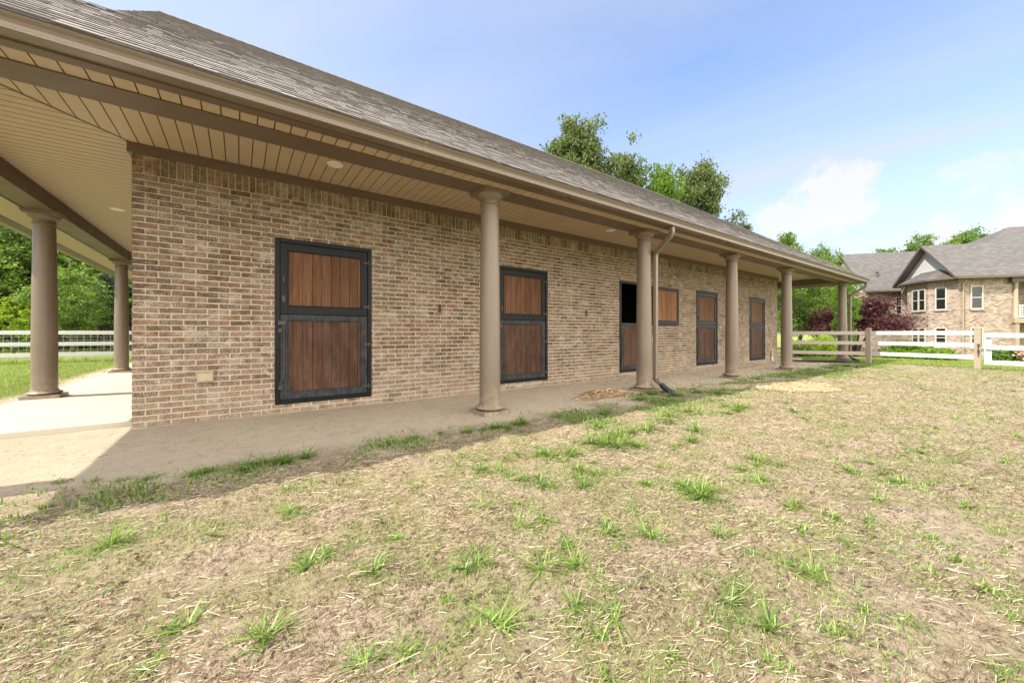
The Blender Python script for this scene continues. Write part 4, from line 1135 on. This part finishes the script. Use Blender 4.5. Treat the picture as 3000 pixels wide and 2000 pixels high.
# Japanese maple: low, spreading
def umbrella_tree():
    g = np.random.default_rng(77); m = MB(); x, y = at_px(2508, 22.5); z = gz(x, y); t_ = empty('red_maple', (x, y, z)); tag(t_, 'spreading dark red maple in front of the brick house', 'tree')
    base = Vector((0, 0, -.1)); Cs = []; rr2 = random.Random(5)
    for s in range(4):
        a = s*1.57+.4; p1_ = Vector((math.cos(a)*.18, math.sin(a)*.18, .7)); p2_ = Vector((math.cos(a)*.7, math.sin(a)*.7, 1.7)); m.tube([base, p1_, p2_], [.10, .07, .045], 7)
        for k in range(11):
            b_ = a+rr2.uniform(-1.1, 1.1); rad = rr2.uniform(.5, 1.85); zz_ = 1.25+(3.45-1.25)*math.sqrt(max(0, 1-(rad/2.2)**2))*rr2.uniform(.35, 1.05)
            e1 = Vector((math.cos(b_)*rad, math.sin(b_)*rad, zz_)); m.tube([p2_, p2_.lerp(e1, .5)+Vector((0, 0, .15)), e1], [.035, .022, .01], 5)
            n = 640; P = g.normal(size=(n, 3))*np.array([.42, .42, .13]) + np.array(e1); P[:, 2] -= .12*np.hypot(P[:, 0]-e1.x, P[:, 1]-e1.y); Cs.append(P)
    m.build('trunk', [M_bark], t_, origin=(x, y, z)) if False else None
    mm = m.build('trunk', [M_bark], None, origin=(0, 0, 0), smooth=True); mm.parent = t_; mm.location = (0, 0, 0)
    q_ = quads('crown', leaf_quads(np.concatenate(Cs), .065, g, .6), L_red); q_.parent = t_; q_.location = (0, 0, 0)
umbrella_tree()
def shrub(name, label, x, y, rx, ry, h, mat, n, size, rz=0, seed=1, cat='shrub', lumps=18, group=None, flowers=None, stem=True):
    g = np.random.default_rng(seed); z = gz(x, y); t_ = empty(name, (x, y, z)); tag(t_, label, cat, group)
    C = []
    th = g.uniform(0, 2*np.pi, lumps); rr_ = np.sqrt(g.uniform(0, 1, lumps)); cz = h*(.35+.3*g.uniform(0, 1, lumps))*np.sqrt(1-.6*rr_**2)
    L = np.stack([np.cos(th)*rr_*rx*.8, np.sin(th)*rr_*ry*.8, cz], 1)
    idx = g.integers(0, lumps, n); v = g.normal(size=(n, 3)); v /= np.linalg.norm(v, axis=1)[:, None]
    rad = np.array([min(rx, ry)*.42, min(rx, ry)*.42, h*.42]); P = L[idx] + v*rad*g.uniform(.6, 1.05, n)[:, None]
    P[:, 2] = np.maximum(P[:, 2], .02)
    c, s = math.cos(rz), math.sin(rz); P = np.stack([P[:, 0]*c-P[:, 1]*s, P[:, 0]*s+P[:, 1]*c, P[:, 2]], 1)
    q_ = quads('foliage', leaf_quads(P, size, g, .3), mat); q_.parent = t_; q_.location = (0, 0, 0)
    if flowers:
        k = g.choice(n, flowers[1]); F = P[k]*np.array([1.04, 1.04, 1.04]); q_ = quads('blossom', leaf_quads(F, flowers[2], g, 0, 1.0), flowers[0]); q_.parent = t_; q_.location = (0, 0, 0)
    m = MB()
    for k in range(5): a_ = k*1.26; m.tube([(0, 0, -.05), (math.cos(a_)*rx*.2, math.sin(a_)*ry*.2, h*.3), (math.cos(a_+.2)*rx*.4, math.sin(a_+.2)*ry*.4, h*.6)], [.03, .02, .01], 5)
    st = m.build('stems', [M_bark], None, origin=(0, 0, 0)); st.parent = t_; st.location = (0, 0, 0)
    return t_
CA = R(-35.7)
x, y = at_px(2412, 17.6); shrub('mounded_shrub', 'bright lime mounded shrub behind the fence at the porch end', x, y, .8, .7, 1.12, L_lime, 6000, .045, seed=31)
x, y = at_px(2345, 17.8); shrub('leafy_shrub', 'darker shrub beside the lime mound behind the porch column', x, y, .5, .5, .75, L_mid, 3000, .05, seed=32)
x, y = at_px(2688, 20.5); shrub('low_hedge', 'long low bright green hedge between the red maple and the house', x, y, 2.4, .7, .80, L_hedge, 16000, .05, rz=CA, seed=33, cat='hedge', lumps=46)
x, y = at_px(2630, 27.0); shrub('dark_shrub', 'dark green shrub at the foot of the bay behind the red maple', x, y, 1.3, .8, 1.35, L_mid, 5000, .08, rz=CA, seed=34)
x, y = at_px(2950, 17.5); shrub('broadleaf_shrub', 'dark glossy shrub behind the white gate', x, y, .75, .6, .78, L_mid, 3600, .06, seed=35, rz=CA)
x, y = at_px(2945, 22.5); shrub('dwarf_conifer', 'flat-topped olive shrub against the house behind the gate', x, y, .8, .6, 1.15, L_hedge, 3500, .05, seed=36, rz=CA)
x, y = at_px(3012, 17.0); shrub('azalea', 'pink flowering azalea at the right edge behind the gate', x, y, .55, .5, .75, L_mid, 2200, .05, seed=37, flowers=(L_pink, 700, .05))
# left woods: individual trees in front
place('lime', 40, 17.5, 880, 5, 'young_tree', 'lime green young tree just beyond the wire fence at the left edge', .5)
place('oakA', 10, 22, 620, 12, 'broadleaf_tree', 'tall shady tree with a straight trunk at the left edge of the woods', 1.0)
place('small', 215, 19, 800, 7, 'young_tree', 'slim green tree between the two left porch columns', 2.6)
place('bright', 290, 30, 790, 12, 'broadleaf_tree', 'big bright green tree over the fence between the left porch columns', .7)
place('pine', 305, 21, 800, 11, 'pine_tree', 'dark feathery pine beside the second left porch column', .2)
place('oakA', 155, 27, 700, 12, 'broadleaf_tree', 'large tree behind the nearest left porch column', 3.3)
place('pine', 378, 24, 770, 11, 'pine_tree', 'dark pine tree beside the brick corner', 2.0)
def woods():
    g = np.random.default_rng(99); Cs = []; m = MB()
    for k in range(26):
        x = -34+k*2.1+g.uniform(-.8, .8); y = 36+g.uniform(-3, 8); h = g.uniform(4.5, 8.0); m.tube([(x, y, -1.2), (x+.3, y, h*.8)], [.22, .06], 6)
        for j in range(34):
            t_ = g.uniform(.0, 1); rad = 2.8*math.sin(math.pi*min(1, t_*.8+.15)); a_ = g.uniform(0, 6.28); c = np.array([x+math.cos(a_)*rad*g.uniform(.3, 1), y+math.sin(a_)*rad*g.uniform(.3, 1), -1+t_*h])
            Cs.append(g.normal(size=(150, 3))*np.array([.8, .8, .55])+c)
    C = np.concatenate(Cs); C[:, 2] = np.maximum(C[:, 2], -1)
    q_ = quads('woods', leaf_quads(C, .22, g, .3), L_mid); tag(q_, 'deep green woods beyond the left field fence', 'woods', kind='stuff')
    b_ = m.build('woods_trunks', [M_bark], None); b_.parent = q_; b_['kind'] = 'stuff'
woods()

# ------------------------------------------------------------ grass, straw
def blades(P, L, W, ang, lean, g, curl=.5, S=4):
    """P (n,3) roots; returns ribbons (n,S,2,3)"""
    n = len(P); t_ = np.linspace(0, 1, S)[None, :, None]
    d = np.stack([np.cos(ang), np.sin(ang), 0*ang], 1)[:, None, :]; side = np.stack([-np.sin(ang), np.cos(ang), 0*ang], 1)[:, None, :]
    lean = lean[:, None, None]; L = L[:, None, None]
    out = np.sin(lean)*t_ + curl*np.sin(lean)*t_**2*.6; up = np.cos(lean)*t_ - curl*.55*t_**2*np.sin(lean)
    c = P[:, None, :] + L*(d*out + np.array([0, 0, 1])*np.maximum(up, .02))
    w = (W[:, None, None]*.5)*np.clip(1.15-t_**2.2*1.1, .06, 1)
    return np.stack([c-side*w, c+side*w], 2)
def ground_of(ox, oy):       # overview pixel (2352 wide) -> paddock position
    px, py = ox*1.2755, oy*1.2755; d = 1112*1.06/(py-976); return rd((px-1500)/1112*d, d), d
TUFTS = [(250,1262,110),(450,1430,130),(400,1450,70),(600,1478,90),(850,1510,120),(940,1520,80),(680,1195,60),(760,1270,105),(730,1290,60),(855,1335,70),(1115,1440,90),(1120,1165,60),(1200,1150,50),(1265,1290,70),(1290,1260,60),(1335,1320,90),(1385,1240,60),(1395,1430,120),(1365,1395,80),(1405,1020,130),(1440,1035,70),(1300,1045,90),(1260,1050,60),(1345,1110,80),(1120,1075,70),(1160,1078,60),(1540,1030,60),(1590,1135,120),(1560,1120,60),(1635,1150,60),(1730,1055,90),(1600,990,60),(1670,1340,60),(1690,1370,70),(1690,1440,110),(1650,1420,60),(1720,1280,40),(1800,1300,60),(1850,1310,80),(1900,1350,60),(1880,1325,60),(1950,1240,50),(2000,1200,70),(2020,1160,60),(1820,1160,50),(2080,1110,110),(2110,1125,60),(2160,1055,60),(1980,1090,50),(2290,1350,90),(2320,1410,60),(2335,1365,70),(1900,1180,50),(1250,1200,60),(900,1235,30),(500,1235,30),(60,1205,50),(110,1165,50),(200,1195,50),(270,1170,40),(1010,1390,40),(955,1125,30),(780,1150,30),(1540,1510,40),(1770,1525,40),(1930,1470,40),(2130,1310,50),(2200,1290,40),(1090,1290,80),(1060,1320,60),(1200,1215,60),(1480,990,70),(1520,960,90),(1600,950,90),(1680,940,90),(1450,1000,60),(1380,985,60),(2300,1545,50),(350,1535,40),(1400,1545,40),(1990,1400,35),(2090,1440,40),(1500,1240,60),(1450,1180,50),(1750,1200,60),(1660,1230,50),(2220,1160,60),(2280,1220,60),(1850,1230,60),(2140,1240,50)]
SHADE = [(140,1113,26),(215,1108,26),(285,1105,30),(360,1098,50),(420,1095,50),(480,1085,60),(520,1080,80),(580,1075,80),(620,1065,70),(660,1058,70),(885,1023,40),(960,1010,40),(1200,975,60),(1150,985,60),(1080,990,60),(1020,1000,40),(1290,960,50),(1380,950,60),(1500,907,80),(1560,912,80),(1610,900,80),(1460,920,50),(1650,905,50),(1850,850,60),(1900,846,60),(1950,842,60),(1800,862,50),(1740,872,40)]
def tuft_field(name, lst, mat, seed, hl, dens=1.0):
    g = np.random.default_rng(seed); R_ = []
    for (ox, oy, w) in lst:
        (x, y), d = ground_of(ox, oy); wid = w*1.2755*d/1112/math.sqrt(1+((ox*1.2755-1500)/1112)**2)*.9
        k = g.uniform(.45, 1.0)
        n = int(np.clip(110*(wid/.16)**1.5, 34, 520)*k*dens)
        nc = max(1, int(wid/.08)); cx = x+g.normal(size=nc)*wid*.30; cy = y+g.normal(size=nc)*wid*.22
        i = g.integers(0, nc, n); px_ = cx[i]+g.normal(size=n)*.012; py_ = cy[i]+g.normal(size=n)*.012
        P = np.stack([px_, py_, gheight(px_, py_)-.004], 1)
        L = np.clip(wid*.82/np.sqrt(nc), .05, hl*.9)*g.uniform(.4, 1.35, n); W = g.uniform(.0035, .0085, n)*g.choice((.6, .9, 1.15))*(1 if d < 3 else 1+(d-3)*.12)
        L = L*g.choice((.6, .8, 1.0, 1.15))
        R_.append(blades(P, L, W, g.uniform(0, 2*np.pi, n), np.clip(g.uniform(.8, 1.25)+g.normal(size=n)*.35, .15, 1.5), g, .5))
        n2_ = int(n*1.5); hx = x+g.normal(size=n2_)*wid*.5; hy = y+g.normal(size=n2_)*wid*.42; P = np.stack([hx, hy, gheight(hx, hy)-.004], 1)
        R_.append(blades(P, g.uniform(.015, .05, n2_), g.uniform(.002, .0045, n2_)*(1+.06*d), g.uniform(0, 6.28, n2_), g.uniform(.2, 1.3, n2_), g, .5))
    o = strips(name, np.concatenate(R_), mat); return o
gt = np.random.default_rng(72); EXTRA = []
for _ in range(900):
    ox, oy = gt.uniform(200, 2352), 870+700*gt.uniform(0, 1)**1.5
    (x, y), d = ground_of(ox, oy)
    if d > 12 or d < 2.6 or y > 3.0: continue
    if fbm(np.array([x*1.1+7]), np.array([y*1.1+3]), 4)[0] + .10*float(sst(0, 6, x)) > .54+gt.uniform(-.05, .05): EXTRA.append((ox, oy, gt.uniform(.05, .16)*1112/d/1.2755))
o = tuft_field('grass_tufts', TUFTS+EXTRA, G_fresh, 41, .17); tag(o, 'fresh green grass tufts scattered over the sunlit dry paddock', 'grass', kind='stuff')
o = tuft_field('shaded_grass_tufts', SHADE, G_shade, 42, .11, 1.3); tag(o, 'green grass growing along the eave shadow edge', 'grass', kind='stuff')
def scatter(n, dmin, dmax, g, xmin=-60, xmax=60, pw=1.0):
    # uniform over the view wedge on the ground, denser near by pw
    u = g.uniform(0, 1, n); d = (dmin**pw + u*(dmax**pw-dmin**pw))**(1/pw); k = g.uniform(-1.45, 1.5, n)
    r = k*d; return d*FX+r*RX, d*FY+r*RY, d
g = np.random.default_rng(51)
# small sprigs in the paddock
x, y, d = scatter(260000, .9, 17, g, pw=1.35)
msk = (paddock(x, y) > .6) & (fbm(x*1.1+7, y*1.1+3, 4) + .10*sst(0, 6, x) > .45 + .12*g.uniform(-1, 1, len(x))) & (fbm(x*6, y*6, 2) > .42)
x, y, d = x[msk], y[msk], d[msk]; n = len(x)
idx = np.repeat(np.arange(n), 3); xx = x[idx]+g.normal(size=3*n)*.012; yy_ = y[idx]+g.normal(size=3*n)*.012; dd = d[idx]
P = np.stack([xx, yy_, gheight(xx, yy_)-.003], 1)
o = strips('fine_grass', blades(P, g.uniform(.008, .035, 3*n), g.uniform(.0018, .0036, 3*n)*(1+dd*.10), g.uniform(0, 6.28, 3*n), g.uniform(.2, 1.3, 3*n), g, .5, 3), G_fresh)
tag(o, 'fine sprouting grass over the dry paddock', 'grass', kind='stuff')
# straw litter
def straw(name, x, y, d, Lr, Wr, mat, g, ang, zoff=.004, tilt=.10, S=3):
    n = len(x); L = g.uniform(*Lr, n); W = g.uniform(*Wr, n)*(1+np.maximum(0, d-2)*.22); L = L*g.uniform(.5, 1.3, n)**1.5
    t_ = np.linspace(-.5, .5, S)[None, :, None]; dirv = np.stack([np.cos(ang), np.sin(ang), g.normal(size=n)*tilt], 1)[:, None, :]; side = np.stack([-np.sin(ang), np.cos(ang), 0*ang], 1)[:, None, :]
    bend_ = (g.normal(size=n)*.12)[:, None, None]
    c0 = np.stack([x, y, gheight(x, y)+zoff+np.abs(g.normal(size=n))*.006], 1)[:, None, :]
    c = c0 + L[:, None, None]*(dirv*t_ + side*bend_*(t_**2*4-1)*.5)
    if zoff < .02:
        c[..., 2] = np.maximum(c[..., 2], gheight(c[..., 0], c[..., 1])+.002)
    w = W[:, None, None]*.5
    sw = side*.8+np.array([0, 0, .6])
    return strips(name, np.stack([c-sw*w, c+sw*w], 2), mat)
x, y, d = scatter(230000, .9, 12, g, pw=1.15); msk = (paddock(x, y) > .35) & (fbm(x*1.6, y*1.6, 3) > .40+.25*g.uniform(-.5, .6, len(x)))
x, y, d = x[msk], y[msk], d[msk]; n = len(x)
ang = np.where(g.uniform(0, 1, n) < .55, g.normal(size=n)*.45-.15, g.uniform(0, np.pi, n))
o = straw('straw_litter', x, y, d, (.012, .060), (.0011, .0022), M_straw, g, ang); tag(o, 'dry straw and clippings strewn over the bare paddock soil', 'straw', kind='stuff')
x, y, d = scatter(650, .9, 7, g, pw=1.5); msk = paddock(x, y) > .5; x, y, d = x[msk], y[msk], d[msk]; n = len(x)
ang = g.normal(size=n)*.7-.1
o = straw('long_stems', x, y, d, (.06, .20), (.0012, .0024), M_straw, g, ang, zoff=.012, tilt=.04, S=4); tag(o, 'long dry grass stems lying on the paddock', 'straw', kind='stuff')
def lumps(name, label, x, y, r, mat, g):
    n = len(x); c = np.array([(-1,-1,-1),(1,-1,-1),(1,1,-1),(-1,1,-1),(-.7,-.7,1),(.7,-.7,1),(.7,.7,1),(-.7,.7,1)], dtype=float)[None]
    P = c*(1+g.normal(size=(n, 8, 3))*.28)*r[:, None, None]*np.array([1, .85, .55])
    a = g.uniform(0, 6.28, n); ca, sa = np.cos(a)[:, None], np.sin(a)[:, None]
    P = np.stack([P[..., 0]*ca-P[..., 1]*sa, P[..., 0]*sa+P[..., 1]*ca, P[..., 2]], -1) + np.stack([x, y, gheight(x, y)+r*.15], -1)[:, None, :]
    F = np.array([(0,1,5,4),(1,2,6,5),(2,3,7,6),(3,0,4,7),(4,5,6,7)])
    me = bpy.data.meshes.new(name); me.vertices.add(n*8); me.vertices.foreach_set('co', P.astype(np.float32).ravel()); me.loops.add(n*20); me.polygons.add(n*5)
    me.loops.foreach_set('vertex_index', (np.arange(n)[:, None, None]*8+F[None]).ravel().astype(np.int32)); me.polygons.foreach_set('loop_start', np.arange(0, n*20, 4, dtype=np.int32))
    me.polygons.foreach_set('use_smooth', [True]*(n*5)); me.update(); me.validate(); me.materials.append(mat); o = bpy.data.objects.new(name, me); COL.objects.link(o); tag(o, label, 'soil', kind='stuff')
x, y, d = scatter(46000, .9, 9, g, pw=1.2); rg = fbm(x*2.1+20, y*2.1, 4); msk = (paddock(x, y) > .4) & (rg > .50+.14*g.uniform(-1, 1, len(x))); x, y, d = x[msk], y[msk], d[msk]
lumps('soil_clods', 'crumbled brown soil clods in the trampled paddock', x, y, g.uniform(.0015, .0055, len(x))*g.uniform(.6, 1.5, len(x))*(1+.10*d), M_clod, g)
n = 5000; x = g.uniform(-3.5, 17, n); y = g.uniform(3.0, 5.7, n); d = x*FX+y*FY
o = straw('wall_strip_litter', x, y, d, (.01, .06), (.0014, .003), M_straw, g, g.uniform(0, np.pi, n)); tag(o, 'sparse straw bits on the sandy strip along the brick wall', 'straw', kind='stuff')
# two hay piles
def pile(name, label, x0, y0, rx, ry, h, mat, n, rz, seed, Lr=(.05, .16), wr=(.003, .006)):
    g = np.random.default_rng(seed); a_ = g.uniform(0, 6.28, n); r_ = np.sqrt(g.uniform(0, 1, n))*(1+.25*np.sin(a_*3+seed)); u = np.cos(a_)*r_*rx; v = np.sin(a_)*r_*ry
    x = x0+u*math.cos(rz)-v*math.sin(rz); y = y0+u*math.sin(rz)+v*math.cos(rz); z = h*np.maximum(0, 1-r_**1.5)*g.uniform(.1, 1, n)
    L = g.uniform(*Lr, n); W = g.uniform(*wr, n); ang = g.uniform(0, np.pi, n); t_ = np.linspace(-.5, .5, 3)[None, :, None]
    dirv = np.stack([np.cos(ang), np.sin(ang), g.normal(size=n)*.08], 1)[:, None, :]; side = np.stack([-np.sin(ang), np.cos(ang), 0*ang], 1)[:, None, :]
    c = np.stack([x, y, gheight(x, y)+z+.006], 1)[:, None, :] + L[:, None, None]*(dirv*t_+side*(g.normal(size=n)*.15)[:, None, None]*(t_**2*4-1)*.5)
    w = W[:, None, None]*.5; sw = side*.8+np.array([0, 0, .6])
    o = strips(name, np.stack([c-sw*w, c+sw*w], 2), mat, origin=(x0, y0, gz(x0, y0))); tag(o, label, 'hay'); return o
(p, d_) = ground_of(1385, 908); pile('straw_pile', 'low brown pile of straw in the shade beside the downspout column', p[0], p[1], .66, .28, .08, M_strawpile, 5000, R(10), 61, (.05, .16), (.005, .009))
(p, d_) = ground_of(1790, 890); pile('hay_pile', 'pale flattened pile of hay in the sun', p[0], p[1], 1.25, .5, .045, M_hay, 20000, R(-32), 62, (.05, .15), (.010, .018))
# lawn blades: left lawn and beyond the fence
def lawn(name, label, x, y, g, Lr, Wr, mat):
    n = len(x); P = np.stack([x, y, gheight(x, y)-.004], 1)
    o = strips(name, blades(P, g.uniform(*Lr, n), g.uniform(*Wr, n), g.uniform(0, 6.28, n), g.uniform(.1, .9, n), g, .5, 3), mat); tag(o, label, 'grass', kind='stuff')
n = 70000; x = g.uniform(-17, -2.8, n); y = g.uniform(6.2, 20.5, n); msk = lushf(x, y) > g.uniform(.2, .95, n); lawn('lawn_grass', 'sunlit lawn between the side porch and the field fence', x[msk], y[msk], g, (.03, .09), (.006, .012), G_lawn)
n = 5000; x = g.uniform(-17, 4, n); y = 19.35+g.normal(size=n)*.18; lawn('tall_fence_grass', 'taller pale grass along the foot of the field fence', x, y, g, (.10, .34), (.006, .012), G_lawn)
n = 50000; x = g.uniform(17.2, 28, n); y = g.uniform(-9, 6, n); msk = (lushf(x, y) > g.uniform(.2, .95, n)) & ~((x < 18.4) & (y > 4)); lawn('yard_grass', 'green yard grass beyond the paddock fence', x[msk], y[msk], g, (.03, .07), (.010, .018), G_lawn)
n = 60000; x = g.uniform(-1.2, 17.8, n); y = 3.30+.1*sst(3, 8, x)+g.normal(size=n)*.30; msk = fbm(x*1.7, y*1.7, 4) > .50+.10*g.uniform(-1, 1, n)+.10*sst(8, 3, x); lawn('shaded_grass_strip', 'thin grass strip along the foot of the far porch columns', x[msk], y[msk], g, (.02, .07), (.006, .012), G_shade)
for o in bpy.data.objects:
    if o.parent is None and 'label' in o.keys():
        l = o['label']; c_ = o.get('category')
        if c_ == 'tree':
            if o.name.startswith('distant'): o['group'] = 'treetops behind the house roofs'
            elif 'roof' in l: o['group'] = 'trees rising over the stable roof'
            elif 'end porch' in l or 'porch end' in l: o['group'] = 'trees beyond the end porch'
            elif 'left' in l or 'corner' in l: o['group'] = 'trees along the left field fence'
        elif c_ == 'shrub': o['group'] = 'garden shrubs around the house'
